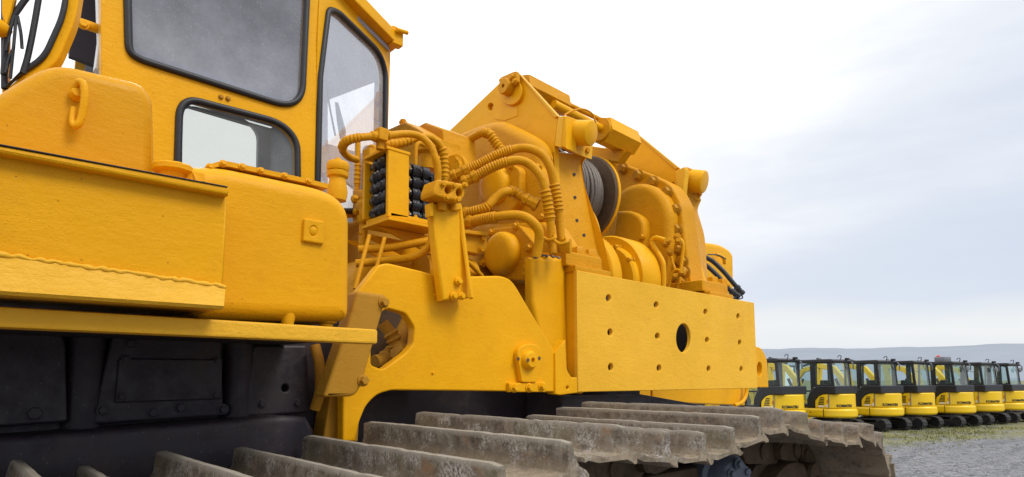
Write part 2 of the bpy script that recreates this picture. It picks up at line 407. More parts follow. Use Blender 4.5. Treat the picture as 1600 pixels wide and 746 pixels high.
M['exblack'] = plain('satin_black_paint', (.013, .013, .017), .38, 0, .2, .1, 5)
M['exrubber'] = plain('black_rubber_track', (.018, .018, .02), .75, 0, .3, .5, 30)
M['exseat'] = plain('black_seat', (.012, .012, .012), .8)
M['white'] = plain('white_plastic', (.7, .7, .7), .5, 0, .05, 0)
M['red'] = plain('red_plastic', (.65, .06, .03), .4, 0, .1, 0)
M['grey'] = plain('grey_plastic', (.16, .17, .19), .5, 0, .1, 0)
M['orange'] = plain('orange_reflector', (.7, .16, .02), .4, 0, .1, 0)

# ------------------------------------------------------------------ world and sun
SUN_EL, SUN_AZ = R(48), math.atan2(-1.0, .30)      # the sun stands behind the viewer's right shoulder
w = bpy.data.worlds.new('World'); scn.world = w; w.use_nodes = True
nt = w.node_tree; nt.nodes.clear()
out = nt.nodes.new('ShaderNodeOutputWorld'); bg = nt.nodes.new('ShaderNodeBackground'); bg.inputs[1].default_value = .10
sky = nt.nodes.new('ShaderNodeTexSky'); sky.sky_type = 'NISHITA'; sky.sun_disc = False
sky.sun_elevation = SUN_EL; sky.sun_rotation = PI / 2 - SUN_AZ
tc = nt.nodes.new('ShaderNodeTexCoord')
def wn(typ, **kw):
    nd = nt.nodes.new(typ)
    for k, v in kw.items(): setattr(nd, k, v)
    return nd
L = nt.links.new
mp = wn('ShaderNodeMapping'); mp.inputs['Scale'].default_value = (1.3, 1.3, 6.0); L(tc.outputs['Generated'], mp.inputs[0])
cn = wn('ShaderNodeTexNoise'); cn.inputs['Scale'].default_value = 1.6; cn.inputs['Detail'].default_value = 5; cn.inputs['Roughness'].default_value = .55; L(mp.outputs[0], cn.inputs['Vector'])
bd = wn('ShaderNodeVectorMath', operation='DOT_PRODUCT'); L(tc.outputs['Generated'], bd.inputs[0])
bdir = (RT * -.75 + UP * 1.25 + FW * .12); bd.inputs[1].default_value = bdir
s1 = wn('ShaderNodeMath', operation='MULTIPLY_ADD'); L(cn.outputs['Fac'], s1.inputs[0]); s1.inputs[1].default_value = .62; L(bd.outputs['Value'], s1.inputs[2])
rp = wn('ShaderNodeValToRGB'); L(s1.outputs[0], rp.inputs[0])
e = rp.color_ramp.elements
e[0].position = .10; e[0].color = (.665, .725, .84, 1); e[1].position = .98; e[1].color = (1.5, 1.5, 1.51, 1)
for p_, c_ in ((.31, (.73, .785, .88)), (.46, (.86, .89, .95)), (.64, (1.08, 1.09, 1.10))):
    x = e.new(p_); x.color = (*c_, 1)
# a pale band of cloud low over the horizon
sep = wn('ShaderNodeSeparateXYZ'); L(tc.outputs['Generated'], sep.inputs[0])
hb = wn('ShaderNodeValToRGB'); h2 = wn('ShaderNodeMath', operation='MULTIPLY_ADD'); L(cn.outputs['Fac'], h2.inputs[0]); h2.inputs[1].default_value = .10; L(sep.outputs['Z'], h2.inputs[2]); L(h2.outputs[0], hb.inputs[0])
he = hb.color_ramp.elements; he[0].position = .06; he[0].color = (.35, .35, .35, 1); he[1].position = .172; he[1].color = (0, 0, 0, 1)
for p_, v_ in ((.10, .75), (.128, 1.0), (.143, .8)):
    x = he.new(p_); x.color = (v_, v_, v_, 1)
mx = wn('ShaderNodeMix', data_type='RGBA'); L(hb.outputs[0], mx.inputs[0]); L(rp.outputs[0], mx.inputs[6]); mx.inputs[7].default_value = (.87, .885, .895, 1)
sc_ = wn('ShaderNodeMix', data_type='RGBA', blend_type='MULTIPLY'); sc_.inputs[0].default_value = 1; L(mx.outputs[2], sc_.inputs[6]); sc_.inputs[7].default_value = (10.6, 10.6, 10.6, 1)
fm = wn('ShaderNodeMix', data_type='RGBA'); fm.inputs[0].default_value = .93; L(sky.outputs[0], fm.inputs[6]); L(sc_.outputs[2], fm.inputs[7])
L(fm.outputs[2], bg.inputs[0]); L(bg.outputs[0], out.inputs[0])
sd = bpy.data.lights.new('sun', 'SUN'); sun = bpy.data.objects.new('sun', sd); col.objects.link(sun)
sd.energy = 1.95; sd.angle = R(22); sd.color = (1, .95, .87)
sv = Vector((math.cos(SUN_AZ) * math.cos(SUN_EL), math.sin(SUN_AZ) * math.cos(SUN_EL), math.sin(SUN_EL)))
sun.rotation_euler = sv.to_track_quat('Z', 'Y').to_euler(); sun.location = (0, 0, 20)
scn.view_settings.view_transform = 'Standard'; scn.view_settings.look = 'None'; scn.view_settings.exposure = 0

# ================================================================== the big yellow tracked machine
big = empty('pipelayer', (2.4, 2.6, 0), 'huge yellow tracked pipelayer with cab, winch frame and holed steel plate, filling the foreground', 'pipelayer')
P, C, T_, RG, DK = M['paint'], M['cast'], M['tank'], M['rough'], M['chassis']
YP = 2.16; XA = 2.75; XB = 4.30; YFR = 2.13

# ---- side plate with bolt holes and one round opening
holes = [(951, 466, 4, 5.5), (953.5, 519.5, 4, 5.5), (954.5, 574, 4, 6), (1025.5, 476.5, 3.6, 5), (1027.5, 525.5, 3.6, 5), (1030, 575.5, 3.6, 5.3),
         (1102.5, 487.5, 3, 4.6), (1105, 531.5, 3, 4.6), (1107.5, 576.5, 3, 4.8), (1153.5, 494.5, 2.6, 4.4), (1156, 535.5, 2.6, 4.4), (1158.5, 577, 2.6, 4.5)]
plate = slab('bolt_plate', PY(YP), [[(901.5, 422.5), (1178.5, 473.2), (1184, 607), (903, 613)]] + [ell(*h, 14) for h in holes] + [ell(1068, 528.5, 11.3, 22.7, 32)], .028, RG, big, .005)
slab('inner_wall', PY(YP + .20), [[(900, 440), (1150, 475), (1160, 606), (905, 612)]], .04, M['chassis'], big)
# thicker end of the frame behind the plate, foot pads of the winch frame
box('frame_end', ((at(893, 500, Y=2.2).x + at(903, 500, Y=2.2).x) / 2 + .01, 2.30, 2.00), (.05, .26, .66), P, big, .01)
zt = at(901.5, 422.5, Y=YP).z
def foot(q0, q1, q2, zb):
    x0 = at(*q0, Y=YP + .01).x; x1 = at(*q1, Y=YP + .01).x; x2 = at(*q2, Y=YP + .03).x
    box('foot_pad', ((x0 + x1) / 2, YP + .18, zb + .018), (x1 - x0, .34, .036), C, big, .008)
    box('foot_block', ((x0 - .03 + x2) / 2, YP + .20, zb + .075), ((x2 - x0 + .03), .30, .085), C, big, .015)
    return zb + .118
zfb = foot((899, 418), (955, 432), (946, 415), zt - .004)
for q in ((904, 390), (922, 394)): bolt(Vector((*at(*q, Y=2.28).xy, zfb)), (0, 0, 1), .042, C, big, .05)
zf2 = foot((1110, 455), (1146, 464), (1142, 450), at(1150, 468, Y=YP).z - .004)
for q in ((1113, 433), (1128, 436)): bolt(Vector((*at(*q, Y=2.28).xy, zf2)), (0, 0, 1), .042, C, big, .05)
# right end bracket of the plate
slab('end_bracket', PY(2.22), [rnd([(1176, 541), (1189, 543), (1199, 560), (1201, 606), (1176, 605)], [0, 5, 12, 2, 0]), ell(1187, 577, 4, 11, 14)], .08, P, big, .006)
# lower yellow box seen beneath the plate
slab('lower_tank', PY(3.2), [[(943, 590), (1017, 590), (1017, 627), (943, 626)]], .4, P, big, .01)
slab('lower_tank', PY(3.2), [[(1020, 590), (1166, 590), (1164, 634), (1020, 628)]], .4, P, big, .012)
tube('pipe', [at(1148, 634, Y=3.15), at(1160, 628, Y=3.15), at(1166, 616, Y=3.15), at(1167, 600, Y=3.15)], .02, P, big)

# ---- column with ragged top beside the plate
col_out = [(832, 404), (846, 400), (852, 404), (861, 399), (868, 404), (876, 400), (884, 402), (887, 500), (890, 575), (886, 584), (872, 586), (850, 560), (832, 470)]
slab('guard_column', PY(2.24), [rnd(col_out, [0, 0, 0, 0, 0, 0, 3, 0, 6, 8, 6, 0, 0])], .07, P, big, .022)
torn = [at(833 + k * 4.0, 402 + random.uniform(-2.5, 2.2), Y=2.25 + random.uniform(-.005, .04)) for k in range(13)]
tube('torn_weld_edge', torn, lambda t: .005 + .005 * abs(math.sin(t * 41)) * abs(math.sin(t * 17)), M['earth'], big, 7, 4)

# ---- frame side plate with opening
fr = [(548, 470), (580, 430), (592, 414), (606, 411), (660, 424), (690, 433), (782, 431), (797, 436), (806, 447), (868, 552), (876, 560), (878, 613), (720, 611), (612, 610), (590, 616), (572, 634), (561, 662), (556, 690), (536, 690), (536, 560)]
hole = rnd([(597, 487), (606, 482), (634, 490), (648, 512), (646, 538), (634, 552), (598, 578), (580, 571), (580, 520)], 5)
side = slab('frame_side_plate', PY(YFR), [rnd(fr, [0, 0, 6, 6, 0, 0, 6, 8, 6, 5, 5, 2, 0, 4, 10, 10, 6, 0, 0, 0]), hole], .05, P, big, .008)
slab('frame_lip', PY(YFR - .012), [rnd([(868, 552), (884, 530), (886, 578), (893, 590), (902, 590), (903, 614), (876, 618), (868, 616)], [0, 3, 5, 3, 0, 0, 0, 0]), ell(887, 606, 2, 2.6, 10)], .06, P, big, .006)
# inside the opening: dark pocket with a hose coupling
slab('pocket_wall', PY(2.5), [[(560, 460), (665, 460), (665, 600), (560, 600)]], .02, M['dark_steel'], big)
hose([at(598, 505, Y=2.30), at(612, 524, Y=2.28), at(624, 548, Y=2.27), at(630, 556, Y=2.27)], .026, [(.3, .75, 'rib')], M['shade_ochre'], big)
lathe('coupling', at(617, 546, Y=2.24), (at(632, 552, Y=2.24) - at(617, 546, Y=2.24)), [(0, .02), (.004, .042), (.035, .042), (.04, .034), (.07, .034), (.074, .02)], M['shade_ochre'], big, 6)
hose([at(585, 566, Y=2.3), at(606, 560, Y=2.32), at(622, 540, Y=2.36), at(630, 515, Y=2.4)], .03, [(.2, .5, 'rib')], M['shade_ochre'], big)
tube('pipe', [at(640, 495, Y=2.4), at(628, 520, Y=2.4), at(612, 560, Y=2.4)], .03, M['shade_ochre'], big)
# pinned fitting and its bolted bar
fit = slab('pin_keeper', PY(YFR - .03), [rnd([(808, 552), (814, 541), (828, 536.5), (844, 541), (849.5, 556), (838.5, 598), (816, 598)], [7, 7, 8, 9, 7, 3, 3])], .03, P, big, .005)
pc = at(825.5, 563, Y=YFR - .03)
lathe('pin_boss', pc + Vector((0, .005, 0)), (0, -1, 0), [(0, .047), (.02, .045), (.026, .041), (.036, .034), (.038, .012), (.03, .0115), (.012, .011)], P, fit, 28)
for q in ((810, 561), (843, 560)): lathe('pin_hole', at(*q, Y=YFR - .0325), (0, 1, 0), [(0, .009), (.002, .009)], M['dark_steel'], fit, 12)
lathe('pin_hole', at(825.5, 563, Y=YFR - .0345 - .028) , (0, 1, 0), [(0, .0095), (.003, .0095)], M['dark_steel'], fit, 6)
bar = slab('keeper_bar', PY(YFR - .022), [[(796, 599), (852, 597), (853, 613), (797, 613)]], .03, P, big, .005)
for q in ((803, 606), (826, 606), (846, 604)): bolt(at(*q, Y=YFR - .022), (0, -1, 0), .017, P, bar, .022)
for q in ((676, 583), (680, 462)): bolt(at(*q, Y=YFR), (0, -1, 0), .006, P, side, .006)
# leaning bracket in the shade
lb = slab('leaning_bracket', PY(1.98), [rnd([(559, 454), (606, 461), (586, 530), (566, 601), (556, 620), (506, 621), (523, 570), (540, 520)], [7, 7, 0, 4, 12, 5, 0, 0])], .08, M['shade_ochre'], big, .012)
for q in ((599, 473), (567, 595)): bolt(at(*q, Y=1.98), (0, -1, 0), .016, M['shade_ochre'], lb, .022)
lower = slab('frame_leg', PY(2.2), [[(520, 600), (566, 600), (560, 690), (530, 700), (505, 690)]], .1, M['shade_ochre'], big, .01)
bolt(at(553, 650, Y=2.2), (0, -1, 0), .02, M['shade_ochre'], lower, .025)

# ---- fender strip over the track
YF = 1.62
z1 = at(590, 515, Y=YF).z; z0 = at(590, 538, Y=YF).z; x1 = at(591, 526, Y=YF).x
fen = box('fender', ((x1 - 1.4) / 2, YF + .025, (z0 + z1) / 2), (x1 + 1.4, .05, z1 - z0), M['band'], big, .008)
box('fender_deck', ((x1 - 1.4) / 2, YF + .37, z1 - .012), (x1 + 1.4 - .02, .64, .02), DK, fen, .004)
# ---- side tank (flat box) with lid lip and flared weld band
YT = 1.585
PT = PY(YT)
slab('side_tank', PT, [[(-330, 170), (357, 296), (350, 449), (-330, 352)]], .52, T_, big, .008)
slab('tank_lid_lip', PY(YT - .03), [[(-330, 168), (357.5, 292), (357.5, 305.5), (-330, 178)]], .5, T_, big, .006)
slab('lid_gap_strip', PY(YT - .033), [[(-330, 163), (356, 291), (356, 293), (-330, 166)]], .4, M['rubber'], big, .002)  # shade in the gap between cover and lid, put in as a black strip
band = [at(-330, 352, Y=YT), at(350, 449, Y=YT)]
a, b = band
bot = [at(-330, 436, Y=YT - .03), at(350, 481, Y=YT - .03)]
bm = bmesh.new(); rows = []
for k in range(41):
    t = k / 40; p0 = a.lerp(b, t); p1 = bot[0].lerp(bot[1], t); j_ = random.uniform(-.002, .002)
    rows.append([bm.verts.new(q) for q in (p0 + Vector((0, .02, .004)), p0 + Vector((0, -.012, 0)), p0.lerp(p1, .5) + Vector((0, -.006 + j_, 0)), p1 + Vector((0, 0, .004)), p1 + Vector((0, .006, -.003)), p1 + Vector((0, .40, .004)), p0 + Vector((0, .40, 0)))])
for r0, r1 in zip(rows, rows[1:]):
    for k in range(7): bm.faces.new((r0[k], r1[k], r1[(k + 1) % 7], r0[(k + 1) % 7]))
bm.faces.new(rows[0]); bm.faces.new(rows[-1][::-1])
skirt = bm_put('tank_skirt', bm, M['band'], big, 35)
wr = random.Random(21)
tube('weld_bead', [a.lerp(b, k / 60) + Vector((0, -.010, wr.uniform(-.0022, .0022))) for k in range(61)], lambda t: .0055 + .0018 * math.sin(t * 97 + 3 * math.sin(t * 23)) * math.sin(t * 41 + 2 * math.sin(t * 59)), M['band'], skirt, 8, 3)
# ---- second, rounded tank
Y2 = 1.70
tank2 = slab('rounded_tank', PY(Y2), [rnd([(290, 256), (352, 258), (520, 294), (552, 326), (551, 497), (535, 503), (318, 498), (290, 480)], [10, 20, 40, 26, 18, 8, 10, 5], 6)], .5, T_, big, .045, 50, 6)
flange = []
top = [(306, 276), (322, 263), (346, 256), (376, 261), (420, 270.5), (464, 280), (510, 291)]
top3 = [at(*q, Y=Y2 + .05) for q in top]
bm = bmesh.new(); rows = []
pth = catmull(top3, 6)
for p in pth: rows.append([bm.verts.new(p + Vector(q)) for q in ((0, -.012, -.010), (0, -.012, .004), (0, .10, .006), (0, .10, -.010))])
for r0, r1 in zip(rows, rows[1:]):
    for k in range(4): bm.faces.new((r0[k], r1[k], r1[(k + 1) % 4], r0[(k + 1) % 4]))
bm.faces.new(rows[0]); bm.faces.new(rows[-1][::-1])
fl = bm_put('tank_flange', bm, T_, tank2, 30)
for t in (.07, .22, .36, .5, .63, .76, .9): bolt(pth[int(t * (len(pth) - 1))] + Vector((0, -.013, -.003)), (0, -1, .15), .0075, T_, fl, .010)
boss = slab('square_boss', PY(Y2 - .012), [rnd([(476, 341), (507, 346), (507, 382), (474, 377)], 3), ell(490, 361, 6, 8, 18)], .02, T_, tank2, .004)
lathe('boss_plug', at(490, 361, Y=Y2 - .006), (0, -1, 0), [(0, .016), (.003, .013), (.006, .004)], T_, boss, 20)
nb = at(527, 300, Y=Y2 + .16)
lathe('filler_neck', nb, (0, 0, 1), [(-.03, .03), (.0, .034), (.03, .028), (.045, .026), (.05, .034), (.058, .036), (.066, .036), (.07, .028)], T_, tank2, 20)
lathe('filler_cap', nb + Vector((0, 0, .07)), (0, 0, 1), [(0, .034), (.006, .037), (.022, .037), (.03, .033), (.032, .012), (.044, .009), (.046, .004)], T_, tank2, 12)
lathe('stand_off', at(449, 505, Y=Y2 + .03), (0, 0, 1), [(-.04, .018), (0, .018), (.025, .024), (.04, .024)], T_, tank2, 14)
lathe('drain_plug', at(510, 505, Y=Y2 + .06), (0, 0, -1), [(-.02, .03), (0, .03), (.004, .02), (.03, .018)], T_, tank2, 12)
# disc filler lid on the flat tank
fcp = at(271, 268, Y=YT + .16)
lathe('tank_cap', fcp + Vector((0, 0, -.02)), (0, 0, 1), [(0, .03), (.012, .034), (.014, .046), (.018, .050), (.03, .050), (.034, .046), (.036, .02), (.037, .01)], T_, big, 10)
# ---- rounded cover in front of the cab with its lifting hook
cov = slab('rounded_cover', PY(1.80), [rnd([(-60, 178), (4, 139), (62, 104), (98, 96), (222, 126), (242, 150), (246, 290), (-60, 240)], [0, 10, 30, 25, 14, 14, 0, 0], 6)], .7, M['cover'], big, .035, 50, 6)
hk = [at(116, 197, Y=1.765), at(113, 183, Y=1.765), at(118, 186, Y=1.75), at(126, 172, Y=1.75), at(132, 150, Y=1.75), at(133, 134, Y=1.755), at(127, 127, Y=1.765), at(118, 136, Y=1.772), at(115, 150, Y=1.78)]
hook = lathe('hook_mount', at(118, 150, Y=1.80), (0, -1, 0), [(0, .015), (.02, .014), (.028, .009)], T_, cov, 14)
tube('hook', [at(115, 168, Y=1.785), at(113, 190, Y=1.78), at(119, 197, Y=1.77), at(127, 185, Y=1.765), at(132, 155, Y=1.76), at(131, 134, Y=1.762), at(124, 128, Y=1.77), at(117, 138, Y=1.785), at(115, 150, Y=1.80)], lambda t: .0085 if t > .3 else .006 + .008 * t, T_, cov, 10, 8)

# ---- cab
YC = 2.55
CABP = PY(YC)
cab = empty('cab', at(340, 200, Y=YC)); cab.parent = big; cab.location = WL[cab] - WL[big]
bw = rnd([(196, -130), (201, 82), (218, 94), (448, 167), (472, 152), (482, -60)], [10, 14, 16, 26, 20, 10], 6)
lw = rnd([(276, 300), (280, 168), (298, 156), (438, 192), (464, 220), (465, 310)], [4, 18, 14, 26, 18, 4], 6)
xc = at(497, 100, Y=YC).x
side_w = slab('side_wall', CABP, [[(158, -140), (158, 340), (492, 340), (499, 60), (507, -110)], bw, lw], .045, P, cab, .004)
def gasket(name, pl, loop, wpx, mat, parent, off=.012, r=.011):
    pts = [pl.pt(*q) - pl.n * off for q in loop]; pts.append(pts[0]); pts.append(pts[1])
    bm = bmesh.new(); add_tube(bm, pts, r, 8, False); return bm_put(name, bm, mat, parent, 60)
def pane(name, pl, loop, mat, parent, off=.008):
    pts = [pl.pt(*q) + pl.n * off for q in loop]; bm = bmesh.new(); bm.faces.new([bm.verts.new(p) for p in pts]); return bm_put(name, bm, mat, parent, 0)
for lp, mt in ((bw, M['glass_big']), (lw, M['glass_low'])):
    g = pane('window', CABP, lp, mt, cab); gasket('gasket', CABP, lp, 7, M['rubber'], g, .004, .014)
for q in ((345, 152), (356, 154.5)): bolt(at(*q, Y=YC), (0, -1, 0), .008, M['shade_ochre'], side_w, .010)
# angled rear corner
th = YAW - math.atan(290 / math.hypot(F, HZ - CYP))
dch = Vector((math.cos(th), math.sin(th), 0)); nch = Vector((-math.sin(th), math.cos(th), 0))
pc0 = at(497, 200, Y=YC)
CH = Plane(pc0, nch)
nwl = rnd([(494, 330), (499, 120), (512, 14), (528, 20), (592, 82), (602, 112), (599, 330)], [4, 0, 10, 8, 18, 14, 4], 6)
slab('corner_wall', CH, [[(494, 340), (497, 60), (503, -70), (611, 66), (607, 200), (603, 340)], nwl], .045, P, cab, .004)
g = pane('window', CH, nwl, M['glass_corner'], cab); gasket('gasket', CH, nwl, 7, M['rubber'], g, .004, .014)
# roof, ceiling, far walls with their own window openings
pr = CH.pt(609, 66); x0c = at(158, 0, Y=YC).x; x2c = pr.x; zr = CH.pt(545, 8).z
YB = 4.35
roofpoly = [Vector((x0c - .03, YC - .05, zr)), Vector((xc + .0, YC - .05, zr)), Vector((pr.x + .03, pr.y - .06, zr)), Vector((pr.x + .05, YB + .05, zr)), Vector((at(122, 40, Y=YB).x, YB + .05, zr))]
roof = prism('roof', roofpoly, (0, 0, .07), P, cab, .01)
tp = CH.pt(604, 52)
rb = box('roof_lug', (pr.x + .0, pr.y - .06, zr + .04), (.07, .05, .1), P, roof, .006)
tube('lug_pin', [Vector((pr.x - .02, pr.y - .1, zr + .06)), Vector((pr.x + .05, pr.y - .1, zr + .07))], .012, P, rb)
rc_ = sum(roofpoly, Vector()) / 5
prism('headliner', [rc_ + (p - rc_) * .93 + Vector((0, 0, -.03)) for p in roofpoly], (0, 0, .024), M['headliner'], cab, 0)
FB = Plane((0, YB, 0), (0, 1, 0))
def rect(pl, x0, x1, z0, z1): return [Vector((x0, pl.o.y, z0)), Vector((x1, pl.o.y, z0)), Vector((x1, pl.o.y, z1)), Vector((x0, pl.o.y, z1))]
zfl = at(340, 300, Y=YC).z - .25
q0 = at(292, 170, Y=YB); q1 = at(402, 300, Y=YB)
fw_ = [at(q[0], q[1], Y=YB) for q in rnd([(284, 330), (286, 170), (300, 166), (385, 186), (404, 208), (402, 330)], [0, 8, 10, 22, 12, 0], 6)]
fwb = [at(q[0], q[1], Y=YB) for q in [(432, 330), (436, 205), (470, 214), (600, 250), (600, 330)]]
slab('far_wall', FB, [[Vector((x0c + .25, YB, zfl)), Vector((pr.x + .04, YB, zfl)), Vector((pr.x + .04, YB, zr - .03)), Vector((x0c + .25, YB, zr - .03))], fw_, fwb], .04, M['headliner'], cab, .003, world=True)
RW = Plane((pr.x - .07, 0, 0), (1, 0, 0))
rwo = [RW.pt(*q) for q in rnd([(503, 330), (503, 154), (580, 124), (588, 130), (590, 330)], [4, 6, 6, 4, 4], 4)]
slab('rear_wall', RW, [[Vector((RW.o.x, pr.y + .03, zfl)), Vector((RW.o.x, YB, zfl)), Vector((RW.o.x, YB, zr - .03)), Vector((RW.o.x, pr.y + .03, zr - .03))], rwo], .04, M['headliner'], cab, .003, world=True)
# wiper hanging on the rear pane, door pillar and open dark doorway on the left
wp = slab('wiper', Plane((RW.o.x - .03, 0, 0), (1, 0, 0)), [[(523, 160), (526, 160), (538, 205), (536, 222), (531, 218), (526, 190)]], .012, M['grey'], cab, .002)
tube('wiper_arm', [RW.pt(*q) - Vector((.05, 0, 0)) for q in ((520, 130), (528, 175), (536, 215))], .006, M['rubber'], wp)
slab('door_pillar', PY(YC + .05), [[(151, -60), (160, -60), (160, 114), (149, 106), (155, 60)]], .05, M['white'], cab, .004)
slab('inner_panel', PY(3.3), [[(112, -120), (162, -120), (162, 120), (150, 104), (108, 88)]], .03, M['inside'], cab, .004)
tube('door_stay', [at(125, 36, Y=2.62), at(146, 43, Y=2.62), at(168, 50, Y=2.62)], .018, P, cab, 8)
bolt(at(130, 38, Y=2.6), (0, -1, 0), .014, P, cab, .012)
# open front door swung outwards: yellow frame, rubber, clear glass, wiper
PD = Plane(at(60, 60, Y=2.2), Vector((.35, .94, 0)))
d_out = rnd([(2, -60), (2, 150), (40, 128), (88, 100), (118, 30), (132, -60)], [0, 0, 0, 18, 20, 0], 6)
d_in = rnd([(8, -40), (8, 140), (40, 112), (70, 92), (99, 28), (111, -50)], [0, 0, 0, 18, 20, 0], 6)
door = slab('cab_door', PD, [d_out, d_in], .05, P, cab, .006)
g = pane('door_glass', PD, d_in, M['glass'], door); gasket('gasket', PD, d_in, 5, M['rubber'], g, .006, .008)
for pts in ([(66, -20), (56, 40), (46, 90), (38, 118)], [(52, -10), (34, 14), (18, 40), (12, 70), (8, 120)], [(24, -10), (17, 30), (12, 50)]):
    tube('glazing_bar', [PD.pt(*q) - PD.n * .012 for q in pts], .008, M['rubber'], door, 8)
for pts in ([(31, 34), (28, 70), (24, 110), (22, 130)], [(33, 34), (38, 60), (40, 84)], [(29, 34), (22, 56), (16, 88)], [(27, 84), (20, 100), (15, 122)]):
    tube('wiper_arm', [PD.pt(*q) - PD.n * .03 for q in pts], .0045, M['rubber'], door, 6)
tube('grab_bar', [PD.pt(-20, 46) - PD.n * .05, PD.pt(0, 50) - PD.n * .04, PD.pt(10, 53) - PD.n * .01], .022, P, door)
slab('door_corner', Plane(PD.o - PD.n * .03, PD.n), [rnd([(2, -30), (26, -30), (16, 20), (8, 46), (2, 20)], 4)], .03, P, door, .004)

# ---- control valve stack on its tray
YV = 2.28
nz = at(610, 339, Y=YV)
PZT = PZ(nz.z)
Nn = nz; Lp = PZT.pt(561, 350.5); Rp = PZT.pt(692, 352)
Lp = Vector((Nn.x, Lp.y, nz.z)); Rp = Vector((Rp.x, Nn.y, nz.z))
Ly = min(Lp.y, YV + .62)
tray = prism('valve_tray', [Nn, Rp, Vector((Rp.x, Ly, nz.z)), Vector((Nn.x, Ly, nz.z))], (0, 0, .022), P, big, .004)
prism('tray_plate', [Nn + Vector((-.02, -.02, -.02)), Rp + Vector((0, -.02, -.02)), Vector((Rp.x, Ly, nz.z - .02)), Vector((Nn.x - .02, Ly, nz.z - .02))], (0, 0, .014), P, tray, .003)
for k in range(3):
    y = YV + .1 + k * .17
    prism('gusset', [Vector((Nn.x - .01, y, nz.z - .022)), Vector((Nn.x + .36, y, nz.z - .022)), Vector((Nn.x + .36, y, nz.z - .13))], (0, .014, 0), P, tray, .003)
for q in ((616, 341), (648, 345), (668, 349)): bolt(Vector((at(*q, Y=YV + .03).x, YV + .03, nz.z + .024)), (0, 0, 1), .014, P, tray, .014)
xg = at(606, 300, Y=YV).x; xg2 = at(640, 300, Y=YV).x; zg = at(606, 234, Y=YV).z
gd = slab('valve_guard', PY(YV), [[(607, 231.5), (639.5, 239), (639, 341), (606, 338)]], .02, P, big, .004)
Lg = at(570, 300, X=xg).y
prism('guard_top', [Vector((xg - .012, YV - .004, zg + .002)), Vector((xg2, YV - .004, zg + .002)), Vector((xg2, Lg, zg + .002)), Vector((xg - .012, Lg, zg + .002))], (0, 0, .014), P, gd, .003)
box('guard_cheek', (xg + .04, Lg + .012, (zg + nz.z) / 2 + .01), (.08, .02, zg - nz.z - .03), P, gd, .003)
bolt(Vector((xg + .05, YV + .08, zg + .016)), (0, 0, 1), .012, P, gd, .014)
hv = zg - nz.z
x3 = at(676, 300, Y=YV + .03).x
valve = box('valve_body', ((xg + x3) / 2 + .05, (YV + .06 + Lg - .005) / 2, nz.z + hv * .48), ((x3 - xg) - .0, Lg - YV - .07, hv * .9), M['black'], big, .01)
for k in range(5):
    z = nz.z + hv * (.12 + .18 * k)
    lathe('spool_end', (xg + .03, YV + .03, z + .015), (0, 1, -.02), [(0, .012), (.004, .026)] + [(.01 + j * .012, .03 + .004 * math.sin(j * 2.3 + k)) for j in range(int((Lg - YV - .08) / .012))] + [(Lg - YV - .05, .02)], M['black'], valve, 14)
    bolt((xg + .03, YV + .06 + .1 * (k % 2), z + .05), (-1, 0, 0), .012, M['shade_ochre'] if k % 2 else M['black'], valve, .014)
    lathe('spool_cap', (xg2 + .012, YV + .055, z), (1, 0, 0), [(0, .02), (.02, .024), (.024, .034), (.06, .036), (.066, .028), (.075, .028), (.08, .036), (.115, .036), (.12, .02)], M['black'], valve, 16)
    bolt((xg2 + .005, YV + .03, z + .005), (0, -1, 0), .012, M['shade_ochre'], valve, .014)
for dx in (.135, .155, .185):
    box('valve_fin', (xg2 + dx, YV + .06, nz.z + hv * .42), (.012, .09, hv * .76), M['black'], valve, .003)
# blocks and ports behind the valve stack
slab('manifold_block', PX(2.0), [[(603, 203), (632, 190), (653, 201), (668, 212), (668, 262), (603, 280)]], .25, C, big, .012)
slab('manifold_block', PX(2.12), [[(645, 201), (664, 191), (692, 202), (694, 225), (700, 270), (645, 270)]], .25, C, big, .012)
bolt(at(630, 192, X=2.08), (0, 0, 1), .02, C, big, .02)
tube('pipe', [at(649, 260, Y=2.36), at(650, 232, Y=2.36), at(655, 224, Y=2.36), at(664, 228, Y=2.36)], .010, C, big)
lathe('port_flange', at(668, 240, Y=2.45), (0, 0, 1), [(-.08, .035), (-.01, .04), (0, .062), (.02, .062), (.024, .03)], C, big, 18)
slab('left_block', PX(1.52), [[(566, 234), (577, 230), (578, 335), (566, 340)]], .10, C, big, .008)
slab('left_block', PX(1.48), [[(550, 297), (574, 296), (574, 345), (550, 350)]], .12, C, big, .01)
hose([at(559, 223, X=1.5), at(558.5, 250, X=1.5), at(558, 270, X=1.5), at(557, 300, X=1.5)], .014, [(.45, .9, 'rib')], C, big)
hose([at(590, 245, X=1.6), at(586, 232, X=1.6), at(578, 231, X=1.6), at(570, 240, X=1.6), at(569, 300, X=1.6)], .014, [], C, big)
for q, r_ in (((557, 312), .02), ((567, 322), .03), ((560, 332), .018)): lathe('port_plug', at(*q, X=1.47), (-1, 0, 0), [(0, r_), (.02, r_), (.026, r_ * .6)], C, big, 6)
lathe('pipe_stub', at(568, 345, X=1.45), (0, 0, 1), [(-.12, .02), (-.02, .02), (-.01, .03), (.02, .03), (.02, .022), (.06, .022)], C, big, 14)

